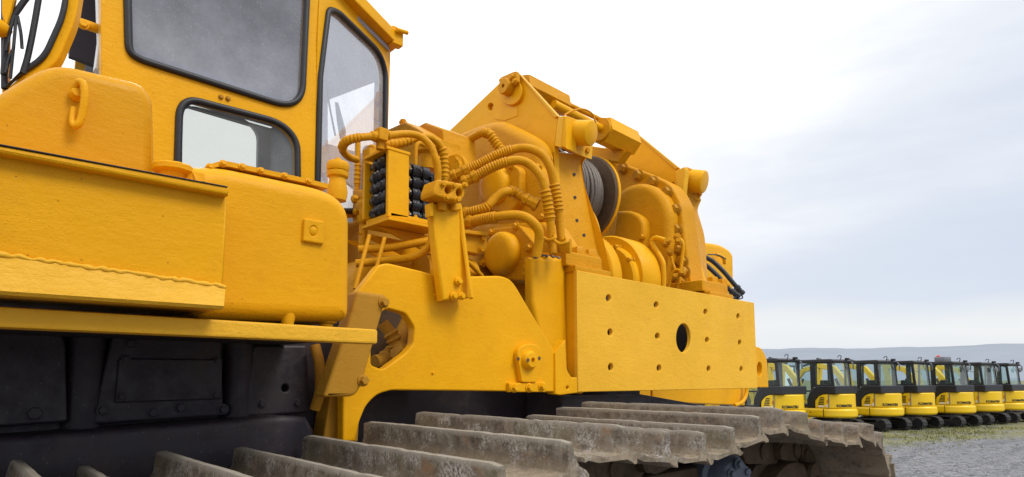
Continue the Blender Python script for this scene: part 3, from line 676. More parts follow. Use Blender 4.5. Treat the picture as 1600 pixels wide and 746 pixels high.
# ---- hoses
hose([at(q[0], q[1], Y=YV + dy) for q, dy in (((557, 250), .22), ((544, 245), .18), ((535, 234), .12), ((540, 222), .06), ((557, 216), .02), ((585, 213), .0), ((610, 211.5), .0), ((634, 209.5), .0), ((655, 213), -.02), ((672, 227), -.04), ((680, 246), -.05), ((684, 262), -.05), ((684, 285), -.04))], .0165,
     [(.22, .36, 'spiral'), (.42, .54, 'rib')], C, big)
cl = box('hose_clamp', at(595, 212, Y=YV), (.045, .055, .055), C, big, .006)
lathe('clamp_post', at(594, 234, Y=YV + .01), (0, 0, 1), [(0, .018), (.08, .018)], C, cl, 12)
hose([at(*q, Y=YV + .1) for q in ((600, 226), (625, 224), (650, 216), (672, 215), (688, 228), (694, 245), (695, 265), (695, 290))], .017, [(0, .3, 'rib'), (.66, .95, 'rib')], C, big)
hose([at(696, 218, X=2.3), at(708, 221, X=2.3), at(721, 223, X=2.32), at(736, 216.5, X=2.34), at(753, 208, X=2.36), at(764, 209.5, X=2.38), at(771, 218, X=2.4), at(779, 229, X=2.42), at(788, 240, X=2.44)], .024, [(0, .26, 'hex'), (.62, .97, 'rib')], C, big)
hose([at(705, 277, X=1.95), at(729, 267, X=2.0), at(751, 256, X=2.05), at(782, 240.5, X=2.12), at(817, 231.5, X=2.2), at(844, 240, X=2.26), at(859, 261, X=2.3), at(866, 290, X=2.33), at(871, 320, X=2.35), at(875, 355, X=2.37), at(879, 394, X=2.38)], .0225, [(.0, .1, 'hex'), (.1, .34, 'spiral'), (.66, .80, 'rib')], C, big)
hose([at(722, 286, X=1.95), at(746, 274.5, X=2.0), at(773, 260, X=2.05), at(804, 251, X=2.12), at(826, 256, X=2.18), at(844, 275, X=2.22), at(853, 303, X=2.25), at(859, 338, X=2.28), at(862, 373, X=2.3), at(864, 397, X=2.3)], .0225, [(0, .1, 'hex'), (.1, .3, 'spiral'), (.62, .8, 'rib')], C, big)
hose([at(716, 337, X=1.95), at(739, 331, X=1.98), at(760, 324, X=2.02), at(774, 310, X=2.06), at(789, 300, X=2.1), at(804, 301, X=2.16), at(822, 312, X=2.2), at(840, 321, X=2.24)], .0225, [(0, .12, 'hex'), (.12, .36, 'spiral'), (.66, .82, 'rib'), (.84, 1, 'hex')], C, big)
hose([at(721, 351, X=1.95), at(745, 345, X=1.98), at(777, 339, X=2.02), at(807, 336.5, X=2.08), at(827, 343, X=2.12), at(841, 359, X=2.16), at(842, 379, X=2.18), at(838, 402, X=2.18)], .024, [(0, .12, 'hex'), (.12, .36, 'spiral')], C, big)
hose([at(560, 390, Y=2.42), at(610, 387, Y=2.36), at(650, 380, Y=2.3), at(680, 374, Y=2.28), at(700, 366, Y=2.3)], .018, [], C, big)
hose([at(556, 412, Y=2.40), at(610, 407, Y=2.32), at(648, 401, Y=2.22), at(670, 386, Y=2.18), at(676, 362, Y=2.16), at(675, 330, Y=2.15)], .018, [], C, big)
for q in (((577, 368), (555, 452)), ((601, 372), (580, 450))): tube('control_rod', [at(*q[0], Y=2.3), at(*q[1], Y=2.26)], .009, C, big, 8, straight=True)
tube('pipe', [at(722, 403, Y=2.3), at(738, 416, Y=2.32), at(753, 432, Y=2.34)], .012, C, big)
for q in ((857, 372), (876, 378)):
    tube('hose_strap', [at(q[0] - 9, q[1] - 1, X=2.26), at(q[0], q[1] + 4, X=2.25), at(q[0] + 10, q[1], X=2.27), at(q[0] + 8, q[1] - 5, X=2.32)], .010, C, big, 8)
slab('strap_plate', PX(2.36), [[(846, 372), (890, 374), (890, 396), (846, 394)]], .02, C, big)

# ---- upright channel post with clamp block
post = slab('upright_post', PY(2.06), [[(674.5, 318), (716, 317.5), (728, 400), (735, 466), (692, 470), (683, 400)]], .05, P, big, .012)
slab('post_edge', Plane(at(718, 380, Y=2.06), (.8, .6, 0)), [[(712, 318), (719, 318), (729, 400), (738, 465), (733, 467), (724, 400)]], .03, P, post, .004)
for q in ((716.5, 440), (709, 463), (721, 463)): bolt(at(*q, Y=2.05), (0, -1, 0), .013, P, post, .016)
slab('post_tab', PY(2.04), [[(672, 318), (678, 316), (678, 338), (673, 338)]], .04, P, post, .004)
slab('post_tab', PY(2.04), [[(712, 319), (721, 318), (721, 328), (713, 328)]], .04, P, post, .004)
clp = slab('clamp_block', PY(1.99), [rnd([(684, 280), (707, 284), (724, 287), (727, 296), (722, 316), (700, 312), (679, 306), (678, 298)], 3), ell(701, 297, 5, 6, 14), ell(718, 301, 4.5, 6, 14)], .10, C, big, .010)
for q in ((691, 288), (708, 290), (697, 309), (714, 313), (726, 290)): bolt(at(*q, Y=1.99), (0, -1, 0), .010, C, clp, .014)
lathe('clamp_neck', at(690, 322, Y=2.05), (0, 0, 1), [(-.02, .02), (.04, .02)], C, clp, 12)
lathe('clamp_neck', at(708, 322, Y=2.05), (0, 0, 1), [(-.02, .016), (.04, .016)], C, clp, 12)
# arm from the tray towards the gearbox
arm = slab('support_arm', PY(2.36), [[(690, 357), (760, 365), (762, 386), (752, 398), (720, 392), (690, 386)]], .06, C, big, .006)
slab('arm_flange', PY(2.33), [[(690, 355), (762, 363), (762, 369), (690, 361)]], .1, C, arm, .004)
for q in ((753, 373), (751, 390)): bolt(at(*q, Y=2.36), (0, -1, 0), .017, C, arm, .02)
slab('belly_casting', PY(2.85), [rnd([(530, 345), (700, 345), (860, 400), (860, 500), (530, 500)], 10)], .3, M['shade_ochre'], big, .04)
# rounded belly behind the hoses, below the tray
slab('belly_casting', PY(2.50), [rnd([(556, 425), (580, 400), (640, 396), (700, 410), (745, 405), (760, 440), (556, 470)], 12)], .3, C, big, .05)
lathe('cross_shaft', at(655, 425, Y=2.45), (1, 0, 0), [(0, .09), (.02, .10), (.3, .10), (.32, .08)], C, big, 24)

# ---- winch gearbox on the near frame
slab('gearbox_casting', PX(2.60), [rnd([(688, 232), (712, 206), (752, 190), (778, 185), (832, 212), (844, 226), (848, 262), (846, 470), (700, 470), (690, 330)], [8, 14, 14, 14, 16, 10, 10, 0, 0, 0], 6)], .145, C, big, .07, 55, 6)
slab('gearbox_rim', PX(2.56), [rnd([(742, 260), (790, 247), (842, 255), (852, 300), (846, 345), (800, 360), (748, 352)], 18, 6)], .1, C, big, .04, 55, 5)
c1 = slab('cap_flange', PX(2.50), [rnd([(756, 268), (800, 256), (812, 264), (812, 312), (796, 334), (752, 326), (750, 290)], 7)], .08, C, big, .012)
k1 = at(777, 291, X=2.50)
lathe('dome_cap', k1 + Vector((.01, 0, 0)), (-1, 0, 0), [(0, .118), (.035, .117), (.055, .112), (.068, .100), (.075, .082), (.079, .05), (.080, .02), (.0802, .003)], P, c1, 36, 60)
for q in ((757, 270), (799, 260), (808, 306), (754, 322)): bolt(at(*q, X=2.5), (-1, 0, 0), .018, C, c1, .02)
c2 = slab('cap_flange', PX(2.42), [rnd([(768, 357), (812, 352), (842, 388), (838, 404), (822, 440), (775, 436), (752, 410)], 4)], .10, C, big, .012)
k2 = at(790, 397, X=2.42)
lathe('dome_cap', k2 + Vector((.01, 0, 0)), (-1, 0, 0), [(0, .126), (.04, .126), (.062, .122), (.078, .110), (.086, .09), (.090, .06), (.092, .02), (.0922, .003)], P, c2, 36, 60)
for q in ((768, 364), (806, 354), (827, 388), (755, 412), (824, 408)): bolt(at(*q, X=2.42), (-1, 0, 0), .019, C, c2, .022)
for q in ((829, 410), (827, 420), (826, 430)): lathe('plug', at(*q, X=2.38), (-1, 0, 0), [(0, .025), (.03, .025), (.036, .016)], C, c2, 6)
slab('gearbox_foot', PX(2.52), [rnd([(740, 350), (850, 345), (872, 380), (872, 440), (730, 445)], 10)], .2, C, big, .03)
fl = lathe('round_flange', at(714, 270, X=2.2), (-1, -.1, 0), [(0, .10), (.03, .10), (.034, .085), (.06, .085), (.064, .05), (.07, .03)], C, big, 24)
for k in range(5): bolt(at(714, 270, X=2.2) + Vector((-.04, .075 * math.cos(k * 1.257), .075 * math.sin(k * 1.257))), (-1, 0, 0), .014, C, fl, .018)

for q in ((742, 262), (842, 262), (848, 340), (750, 346), (860, 300), (858, 250)): bolt(at(*q, X=2.55), (-1, 0, 0), .02, C, big, .028)
for q in ((705, 320), (704, 360)): bolt(at(*q, X=2.58), (-1, 0, 0), .02, C, big, .025)
# ---- winch A-frames
def aframe(X, outline, pin, extra, second):
    fr_ = slab('winch_frame', PX(X), [outline] + extra, .045, P, big, .006)
    slab('winch_frame_web', PX(X + .11), [outline], .04, P, fr_, .006)
    return fr_
o1 = [(686, 217), (700, 206), (782, 128), (800, 114), (811, 116.5), (871.5, 182.5), (866, 228), (868, 300), (872, 420), (700, 420)]
A1 = aframe(XA, rnd(o1, [0, 0, 0, 4, 4, 0, 4, 0, 0, 0]), None, [ell(766.5, 167, 4.6, 5.8, 14)], False)
slab('edge_rib', PX(XA - .005), [[(866, 228), (871.5, 182.5), (880, 181), (876, 231)]], .30, RG, A1, .006)
pe = slab('pin_plate', PX(XA - .025), [rnd(ell(797, 143, 18, 21, 26), 0)], .03, P, A1, .005)
bracket = slab('pin_bracket', PX(XA - .05), [rnd([(780, 129), (782, 121), (800, 113), (807, 111), (808, 128), (800, 132), (786, 132)], 2)], .03, C, A1, .004)
for q in ((785, 127), (801, 121), (805, 128)): bolt(at(*q, X=XA - .05), (-1, 0, 0), .017, C, bracket, .02)
pp = at(792, 137, X=XA - .05)
lathe('pin', pp + Vector((.02, 0, 0)), (-1, 0, 0), [(0, .052), (.05, .052), (.056, .048), (.056, .014), (.03, .013), (.02, .001)], C, A1, 26)
slab('patch_plate', PX(XA - .004), [[(788, 189), (809, 181), (808, 167), (775, 174), (772, 186)]], .01, P, A1, .002)
# leg of the near frame: curved web, bright outer rib
LA = [at(x, y, X=XA + .0) for x, y in ((866, 238), (866, 262), (869, 300), (874, 345), (880, 400), (884, 428))]
LB = [at(x, y, X=XA + .30) for x, y in ((916, 243), (908, 256), (913, 292), (924, 345), (936, 395), (945, 428))]
leg = loft('frame_leg', LA, LB, .03, C, A1)
rib = [at(*q, X=XA + .30) for q in ((918, 243), (910, 257), (914, 291), (930, 340), (944, 380), (954, 429))]
ribb = [at(*q, X=XA + .30) for q in ((915, 243), (905, 257), (909, 291), (921, 340), (930, 380), (936, 429))]
bm = bmesh.new(); rows = []
for pq, pr_ in zip(catmull(rib, 5), catmull(ribb, 5)): rows.append([bm.verts.new(v) for v in (pq, pr_, pr_ + Vector((.03, .03, 0)), pq + Vector((.03, .03, 0)))])
for r0, r1 in zip(rows, rows[1:]):
    for k in range(4): bm.faces.new((r0[k], r1[k], r1[(k + 1) % 4], r0[(k + 1) % 4]))
bm.faces.new(rows[0]); bm.faces.new(rows[-1][::-1]); bevel_all(bm, .004, 2)
bm_put('leg_rib', bm, P, leg)
def on_leg(px, py):
    l = [(866, 238), (866, 262), (869, 300), (874, 345), (880, 400), (884, 428)]; r = [(916, 243), (908, 256), (913, 292), (924, 345), (936, 395), (945, 428)]
    def xx(t): 
        for (xa, ya), (xb, yb) in zip(t, t[1:]):
            if py <= yb: return xa + (xb - xa) * (py - ya) / (yb - ya)
        return t[-1][0]
    xl, xr = xx(l), xx(r); L3, R3 = at(xl, py, X=XA), at(xr, py, X=XA + .3); lo, hi = 0.0, 1.0
    def sx(p): d = p - CAM; dep = d.dot(FW) * ct + d.z * st; return CXP + F * d.dot(RT) / dep
    for _ in range(20):
        md = (lo + hi) / 2
        if sx(L3.lerp(R3, md)) < px: lo = md
        else: hi = md
    return L3.lerp(R3, lo)
for q in ((897, 273), (898, 309), (901, 345), (912, 368)):
    lathe('hole', on_leg(*q) + Vector((-.002, -.006, 0)), (.3, 1, 0), [(0, .0105), (.03, .0105)], M['chassis'], leg, 12)
def trunnion(pts, c0, c1, X, r, par, bl):
    n = Vector((.12, 1, .10)).normalized(); pl = Plane(at(*c0, X=X), n)
    tb = slab('trunnion_plate', pl, [rnd(pts, 3)], .05, C, par, .008)
    p = at(*c0, X=X); d = (at(*c1, X=X) - p)
    d = Vector((d.x + .02, d.y, d.z)); Lh = d.length
    lathe('trunnion', p - d * .3, d, [(0, r * 1.02), (Lh * 1.2, r), (Lh * 1.28, r * .95), (Lh * 1.3, r * .9)], P, tb, 32)
    for q in bl: bolt(pl.pt(*q), -n, .018, C, tb, .022)
trunnion([(883.5, 184), (887.5, 181), (918, 193), (922, 227), (921, 241), (917, 244), (886, 232)], (897, 208), (921, 207), XA + .13, .078, A1, ((891.5, 190.5), (893, 228), (916, 236)))
slab('trunnion_block', PX(XA - .0), [[(874, 183), (884, 181), (884, 232), (876, 229)]], .10, P, A1, .008)

slab('edge_rib', PX(XA - .012), [[(808, 114), (812, 116), (872, 182), (866, 184)]], .03, M['band'], A1, .004)  # lighter strip paints the highlight along the sloping edge
# far frame
o2 = [(930, 262), (945, 232), (978, 199), (988, 204), (1020, 231), (1060, 263), (1071, 270), (1064, 310), (1078, 370), (1106, 458), (1040, 458), (1000, 400)]
A2 = aframe(XB, rnd(o2, [0, 0, 3, 0, 0, 0, 2, 4, 0, 0, 0, 0]), None, [ell(1051, 288, 2.6, 3, 12)], True)
LA = [at(x, y, X=XB) for x, y in ((1066, 306), (1064, 320), (1070, 340), (1082, 385), (1094, 425), (1106, 458))]
LB = [at(x, y, X=XB + .32) for x, y in ((1096, 312), (1090, 328), (1094, 345), (1101, 372), (1105, 425), (1109, 458))]
slab('edge_rib', PX(XB - .012), [[(980, 199), (988, 203), (1060, 262), (1055, 265)]], .03, M['band'], A2, .004)  # highlight on the far frame's slope, painted as a lighter strip
leg2 = loft('frame_leg', LA, LB, .03, C, A2)
for k, (x, y) in enumerate(((1064, 318),)):
    tube('edge_rib', [at(*q, X=XB - .01) for q in ((1060, 310), (1064, 330), (1077, 375), (1091, 420), (1104, 458))], .022, P, A2, 8)
    tube('edge_rib', [at(*q, X=XB - .01) for q in ((1060, 345), (1070, 370), (1079, 410), (1086, 452))], .016, C, A2, 8)
slab('edge_rib', PX(XB - .02), [[(1055, 268), (1069, 261), (1071, 268), (1066, 312), (1057, 300)]], .06, RG, A2, .006)
trunnion([(1070, 262), (1075, 261), (1095, 270), (1096, 287), (1095, 314), (1090, 314), (1071, 305)], (1082, 283), (1099, 284), XB + .16, .092, A2, ((1077, 268), (1078, 299), (1092, 304)))

# ---- cross tie between the frames
def along_x(q0, q1, r, name, n, par, rot=0, mat=P):
    a, b = Vector(q0), Vector(q1); L_ = (b - a).length
    return lathe(name, a, b - a, [(0, r * .97), (.01, r), (L_ - .01, r), (L_, r * .97)], mat, par, n, 30, rot)
YX = 2.80
tie = along_x(at(816, 134, Y=2.90), at(880, 166, Y=2.90), .085, 'tie_housing', 6, big, .3, C)
along_x(at(865, 163, Y=YX), at(950, 207, Y=YX), .030, 'tie_pipe', 18, tie)
along_x(at(870, 155, Y=YX + .05), at(950, 193, Y=YX + .05), .018, 'tie_pipe', 12, tie, 0, C)
along_x(at(941, 203, Y=YX), at(986, 225, Y=YX), .105, 'tie_housing', 6, tie, .25)
a = at(938, 202, Y=YX); b = at(946, 206, Y=YX)
lathe('tie_ring', a, b - a, [(0, .05), (.0, .085), (.03, .088), (.034, .075), (.05, .075), (.052, .088), (.08, .088)], M['cast'], tie, 28)
slab('tie_saddle', PX(3.75), [[(908, 226), (978, 236), (966, 254), (912, 246)]], .08, C, big, .01)
tube('thin_hose', [at(882, 180, Y=2.5), at(896, 173, Y=2.5), at(912, 171, Y=2.5), at(925, 178, Y=2.5), at(930, 190, Y=2.5), at(931, 205, Y=2.52)], .006, C, big, 8)

# ---- rope drum between the frames
XD = 3.62
dc = at(913, 314, X=XD); rr = (at(913, 247, X=XD) - dc).length
drum = lathe('drum_flange', dc + Vector((-.035, 0, 0)), (1, 0, 0), [(0, .1), (0, rr * .96), (.012, rr), (.05, rr), (.06, rr * .97)], M['dark_steel'], big, 48)
lathe('flange_rim', dc + Vector((-.02, 0, 0)), (1, 0, 0), [(0, rr * .995), (.002, rr * 1.02), (.025, rr * 1.02), (.03, rr)], P, drum, 48)
lathe('drum_barrel', dc + Vector((-.7, 0, 0)), (1, 0, 0), [(0, rr * .45), (.66, rr * .45)], M['dark_steel'], drum, 32)
bm = bmesh.new()
for k in range(9):
    r_ = rr * (.80, .80, .82, .84, .84, .82, .80, .74, .70)[k]; ring = []
    x = dc.x - .36 + k * .035
    pth = [Vector((x + .008 * math.sin(3 * j / 40 * 2 * PI + k), dc.y + r_ * math.cos(j / 40 * 2 * PI), dc.z + r_ * math.sin(j / 40 * 2 * PI))) for j in range(42)]
    add_tube(bm, pth, .0175, 8, False)
for k in range(7):
    r_ = rr * .9; x = dc.x - .40 + k * .012
    pth = [Vector((x, dc.y + (r_ + .006 * (k % 2)) * math.cos(j / 40 * 2 * PI), dc.z + r_ * math.sin(j / 40 * 2 * PI))) for j in range(42)]
    add_tube(bm, pth, .0075, 6, False)
bm_put('wire_rope', bm, M['rope'], drum, 60)
lathe('drum_flange', dc + Vector((-.52, 0, 0)), (1, 0, 0), [(0, rr * .3), (0, rr * .9), (.04, rr * .9), (.04, rr * .3)], M['dark_steel'], drum, 48)
tube('pipe', [at(922, 328, X=3.12), at(931, 345, X=3.12), at(937, 368, X=3.1), at(941, 392, X=3.1)], .012, C, big)

# ---- far gear case with bolted rim
XG = 4.02
gc = slab('gear_case', PX(XG), [rnd([(905, 262), (920, 246), (940, 243), (975, 256), (1012, 270), (1048, 287), (1064, 318), (1069, 360), (1075, 410), (1082, 460), (925, 450), (900, 330)], [6, 8, 6, 6, 8, 14, 10, 6, 6, 0, 0, 0], 5)], .2, C, big, .02)
slab('gear_case_bulge', PX(XG - .12), [rnd([(962, 300), (984, 286), (1010, 285), (1034, 300), (1046, 328), (1046, 380), (1040, 445), (950, 445), (958, 340)], [12, 12, 12, 14, 12, 10, 0, 0, 10], 6)], .2, C, gc, .06, 55, 6)
slab('gear_case_bulge', PX(XG - .22), [rnd([(962, 330), (985, 328), (1004, 340), (1006, 366), (1000, 400), (950, 420)], [0, 10, 12, 8, 0, 0], 6)], .2, C, gc, .03, 55, 5)
for q in ((931, 251), (953, 256), (974, 264), (998, 275), (1021, 285), (1043, 301), (1056, 328), (1058, 359), (1059, 389), (1067, 409), (1070, 425), (1066, 441)):
    bolt(at(*q, X=XG), (-1, 0, 0), .036, M['bolt'], gc, .05)
for q in ((1004, 371),): bolt(at(*q, X=XG - .22), (-1, 0, 0), .02, C, gc, .03)
# brake cylinders
bc = at(945, 441, X=3.40); r2 = (at(945, 369, X=3.40) - bc).length
brake = lathe('brake_drum', bc, (1, 0, 0), [(0, .05), (0, r2 * .97), (.012, r2), (.20, r2), (.21, r2 * .95)], P, big, 48)
r3 = r2 * .82
lathe('brake_cover', bc + Vector((-.06, -.03, -.02)), (1, 0, 0), [(0, .02), (0, r3 * .95), (.014, r3), (.08, r3)], P, brake, 40)
bc0 = at(893, 440, X=3.12); r0_ = (at(893, 363, X=3.12) - bc0).length
lathe('brake_housing', bc0, (1, 0, 0), [(0, r0_ * .9), (.008, r0_ * .97), (.02, r0_), (.11, r0_), (.12, r0_ * .98)], P, brake, 48)
for q in ((988, 407), (967, 387)): bolt(at(*q, X=3.38), (-1, 0, 0), .016, C, brake, .05)
# small lubrication pipes on the gear case
XL = 3.62
tube('pipe', [at(1040, 376, X=XL), at(1026, 372, X=XL), at(1019, 376, X=XL), at(1021, 385, X=XL), at(1034, 406, X=XL), at(1037, 420, X=XL), at(1037, 452, X=XL)], .017, P, big, 10, 6)
tube('pipe', [at(1057, 370, X=3.9), at(1066, 378, X=3.9), at(1067, 392, X=3.9), at(1064, 420, X=3.9), at(1060, 452, X=3.9)], .012, P, big)
tube('pipe', [at(1066, 424, X=3.85), at(1056, 422, X=3.85), at(1049, 430, X=3.85), at(1044, 452, X=3.85)], .010, P, big)
tube('pipe', [at(1046, 392, X=3.9), at(1050, 408, X=3.9), at(1056, 424, X=3.9)], .010, P, big)
for q in ((1043, 379), (1040, 383), (1058, 372), (1060, 379), (1047, 396), (1066, 428), (1056, 434)):
    lathe('pipe_nut', at(*q, X=3.84), (-.8, -.5, .2), [(0, .026), (.03, .026), (.034, .018), (.05, .018)], C, big, 6)

# ---- far side: rounded yellow hood, black hoses
slab('far_hood', PY(3.3), [rnd([(1085, 376), (1126, 381), (1142, 390), (1147, 400), (1148, 470), (1085, 470)], [0, 8, 8, 4, 0, 0], 6)], .5, P, big, .05, 50, 5)
tube('hood_handle', [at(1119, 398, Y=3.26), at(1126, 400, Y=3.24), at(1131, 405, Y=3.24), at(1132, 412, Y=3.26)], .018, P, big)
for k, (dx, dy) in enumerate(((0, 0), (-8, 8))):
    hose([at(1100 + dx, 401 + dy, Y=2.75), at(1114 + dx, 409 + dy, Y=2.72), at(1130 + dx, 424 + dy, Y=2.66), at(1146 + dx, 443 + dy, Y=2.6), at(1160 + dx * .8, 460 + dy * .5, Y=2.56)], .020, [(.82, 1, 'hex')], M['hosegrey'], big)
tube('thin_hose', [at(1106, 398, Y=2.9), at(1122, 399, Y=2.9), at(1134, 405, Y=2.9)], .006, M['hosegrey'], big)
tube('wire', [at(1158, 460, Y=2.56), at(1160, 466, Y=2.56), at(1150, 468, Y=2.56), at(1146, 466, Y=2.56), at(1154, 463, Y=2.56)], .006, M['hosegrey'], big, 6)

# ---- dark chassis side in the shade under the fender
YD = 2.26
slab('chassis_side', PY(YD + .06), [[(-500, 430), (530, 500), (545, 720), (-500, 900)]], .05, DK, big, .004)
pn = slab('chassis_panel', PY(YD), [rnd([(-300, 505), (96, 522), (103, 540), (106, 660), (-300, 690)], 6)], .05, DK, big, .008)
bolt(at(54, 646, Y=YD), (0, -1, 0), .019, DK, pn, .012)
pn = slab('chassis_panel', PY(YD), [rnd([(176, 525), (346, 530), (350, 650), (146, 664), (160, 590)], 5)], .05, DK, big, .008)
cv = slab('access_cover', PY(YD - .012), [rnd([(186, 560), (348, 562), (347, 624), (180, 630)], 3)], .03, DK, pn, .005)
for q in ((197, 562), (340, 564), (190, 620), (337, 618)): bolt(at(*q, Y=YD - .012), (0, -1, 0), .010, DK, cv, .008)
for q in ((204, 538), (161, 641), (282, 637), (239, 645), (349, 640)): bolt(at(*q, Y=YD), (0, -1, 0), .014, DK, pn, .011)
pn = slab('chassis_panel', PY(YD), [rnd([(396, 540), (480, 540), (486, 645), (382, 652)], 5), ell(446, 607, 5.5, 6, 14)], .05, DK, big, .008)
for q in ((409, 631), (465, 630)): bolt(at(*q, Y=YD), (0, -1, 0), .013, DK, pn, .010)
for q in ((126, 600), (368, 590)):
    lathe('chassis_column', at(q[0], 700, Y=YD + .05), (0, 0, 1), [(0, .055), (.5, .055)], DK, big, 20)
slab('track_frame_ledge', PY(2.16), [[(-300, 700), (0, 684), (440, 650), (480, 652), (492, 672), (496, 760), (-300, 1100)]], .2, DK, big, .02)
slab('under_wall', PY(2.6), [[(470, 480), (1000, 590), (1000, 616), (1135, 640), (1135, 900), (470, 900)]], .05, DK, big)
tube('chassis_hose', [at(492, 540, Y=2.22), at(499, 570, Y=2.2), at(500, 610, Y=2.2), at(492, 640, Y=2.22)], .02, M['shade_ochre'], big)
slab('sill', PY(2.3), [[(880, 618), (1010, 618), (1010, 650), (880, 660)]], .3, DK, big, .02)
# ---- crawler track: grouser tops follow the slack upper run, then the front idler, down to the ground
YO, YI = 1.08, 2.10
top_run = [(-.30, 1.535), (-.06, 1.54), (.183, 1.541), (.33, 1.512), (.52, 1.538), (.748, 1.531), (.983, 1.553), (1.217, 1.591), (1.452, 1.618), (1.669, 1.591), (1.884, 1.575), (2.071, 1.582), (2.279, 1.612),
           (2.468, 1.634), (2.700, 1.612), (2.927, 1.568), (3.118, 1.548), (3.328, 1.526), (3.523, 1.523), (3.72, 1.465), (3.868, 1.335), (3.955, 1.15), (3.985, .94), (3.965, .73), (3.90, .52), (3.79, .32), (3.64, .16), (3.44, .065)]
track = empty('crawler_track', (2.0, 1.55, .8)); track.parent = big; track.location = WL[track] - WL[big]
PROF = [(-.178, .002), (-.176, .014), (-.164, .022), (-.14, .019), (-.10, .009), (-.045, .008), (-.026, .014), (-.016, .035), (-.011, .084), (-.007, .090), (.008, .090), (.012, .084), (.016, .035), (.024, .018), (.040, .010), (.054, .000), (.062, -.013),
        (.058, -.021), (.047, -.022), (.031, -.014), (.010, -.006), (-.03, -.005), (-.12, -.005), (-.155, .004), (-.170, .000)]
shoe_me = []
for var in range(5):
    rs = random.Random(40 + var); bm = bmesh.new(); rows = []; NS = 34
    for i in range(NS + 1):
        y = YO + (YI - YO) * i / NS; row = []
        wob = .0006 * math.sin(i * .4 + var * 2) + rs.uniform(-.0005, .0005) - (.004 * rs.random() if rs.random() > .93 else 0)
        for j, (s, h) in enumerate(PROF):
            hh = h; ss = s
            if h > .07: hh += wob * .9 + rs.uniform(-.0003, .0003) - (.004 if i in (0, NS) else 0)
            elif j in (0, 1, 2, 16, 17, 18, 24): ss += wob * 1.6; hh += wob
            if i in (0, NS): hh *= .985
            row.append(bm.verts.new((ss, y - 1.59 + (.004 * rs.uniform(-1, 1) if i in (0, NS) else 0), hh)))
        rows.append(row)
    n = len(PROF)
    for a, b in zip(rows, rows[1:]):
        for k in range(n): bm.faces.new((a[k], b[k], b[(k + 1) % n], a[(k + 1) % n]))
    bm.faces.new(rows[0]); bm.faces.new(rows[-1][::-1])
    bmesh.ops.recalc_face_normals(bm, faces=bm.faces)
    me = bpy.data.meshes.new('track_shoe'); bm.to_mesh(me); bm.free(); me.materials.append(M['shoe'])
    for p in me.polygons: p.use_smooth = True
    me.set_sharp_from_angle(angle=R(38)); shoe_me.append(me)
N = len(top_run); chain_nodes = []
for i, (x, z) in enumerate(top_run):
    a = Vector((*top_run[max(i - 1, 0)], 0)); b = Vector((*top_run[min(i + 1, N - 1)], 0)); d = (b - a).normalized()
    ang = math.atan2(d.y, d.x); nrm = Vector((-math.sin(ang), math.cos(ang)))
    o = bpy.data.objects.new('track_shoe', shoe_me[i % 5]); col.objects.link(o); o.parent = track
    off = random.Random(i).uniform(-.012, .012)
    p = Vector((x - nrm.x * .090, 1.59 + (off if i not in (7, 8) else 0), z - nrm.y * .090))
    o.location = p - WL[track]; o.rotation_euler = (0, -ang + random.Random(i * 3).uniform(-.02, .02), 0)
    chain_nodes.append((Vector((p.x, p.z)), ang))
bm = bmesh.new()
def link(c, ang, y, w, L_, h):
    pts = []
    for k in range(16):
        t = 2 * PI * k / 16; sx = (L_ / 2 - h / 2) * (1 if math.cos(t) > 0 else -1) + h / 2 * math.cos(t); pts.append((sx, h / 2 * math.sin(t)))
    ca, sa = math.cos(ang), math.sin(ang)
    A = [bm.verts.new((c.x + s * ca - q * sa, y, c.y + s * sa + q * ca)) for s, q in pts]
    B = [bm.verts.new((c.x + s * ca - q * sa, y + w, c.y + s * sa + q * ca)) for s, q in pts]
    bm.faces.new(A); bm.faces.new(B[::-1])
    for k in range(16): bm.faces.new((A[k], B[k], B[(k + 1) % 16], A[(k + 1) % 16]))
for i, (p, ang) in enumerate(chain_nodes):
    nrm = Vector((-math.sin(ang), math.cos(ang))); c = p - nrm * .075 - Vector((math.cos(ang), math.sin(ang))) * .07
    for y in (1.46, 1.68): link(c, ang, y + (.03 if i % 2 else 0), .05, .26, .13)
    A = c + Vector((math.cos(ang), math.sin(ang))) * .09
    add_lathe(bm, (A.x, 1.45, A.y), (0, 1, 0), [(0, .042), (.32, .042)], 12)
bm_put('track_chain', bm, M['chain'], track, 40)
box('track_rail', (1.35, 1.62, 1.21), (3.1, .26, .30), M['chain'], track, .03)
box('track_frame', (1.2, 1.6, .80), (4.0, .46, .55), M['chassis'], track, .03)
bm = bmesh.new(); add_lathe(bm, (3.42, 1.42, .86), (0, 1, 0), [(0, .1), (0, .40), (.02, .44), (.10, .45), (.11, .5), (.25, .5), (.26, .45), (.34, .44), (.36, .40), (.36, .1)], 48)
bm_put('idler_wheel', bm, M['chain'], track, 35)
box('ground_run', (1.3, 1.59, .045), (4.4, 1.02, .09), M['shoe'], track, .01)
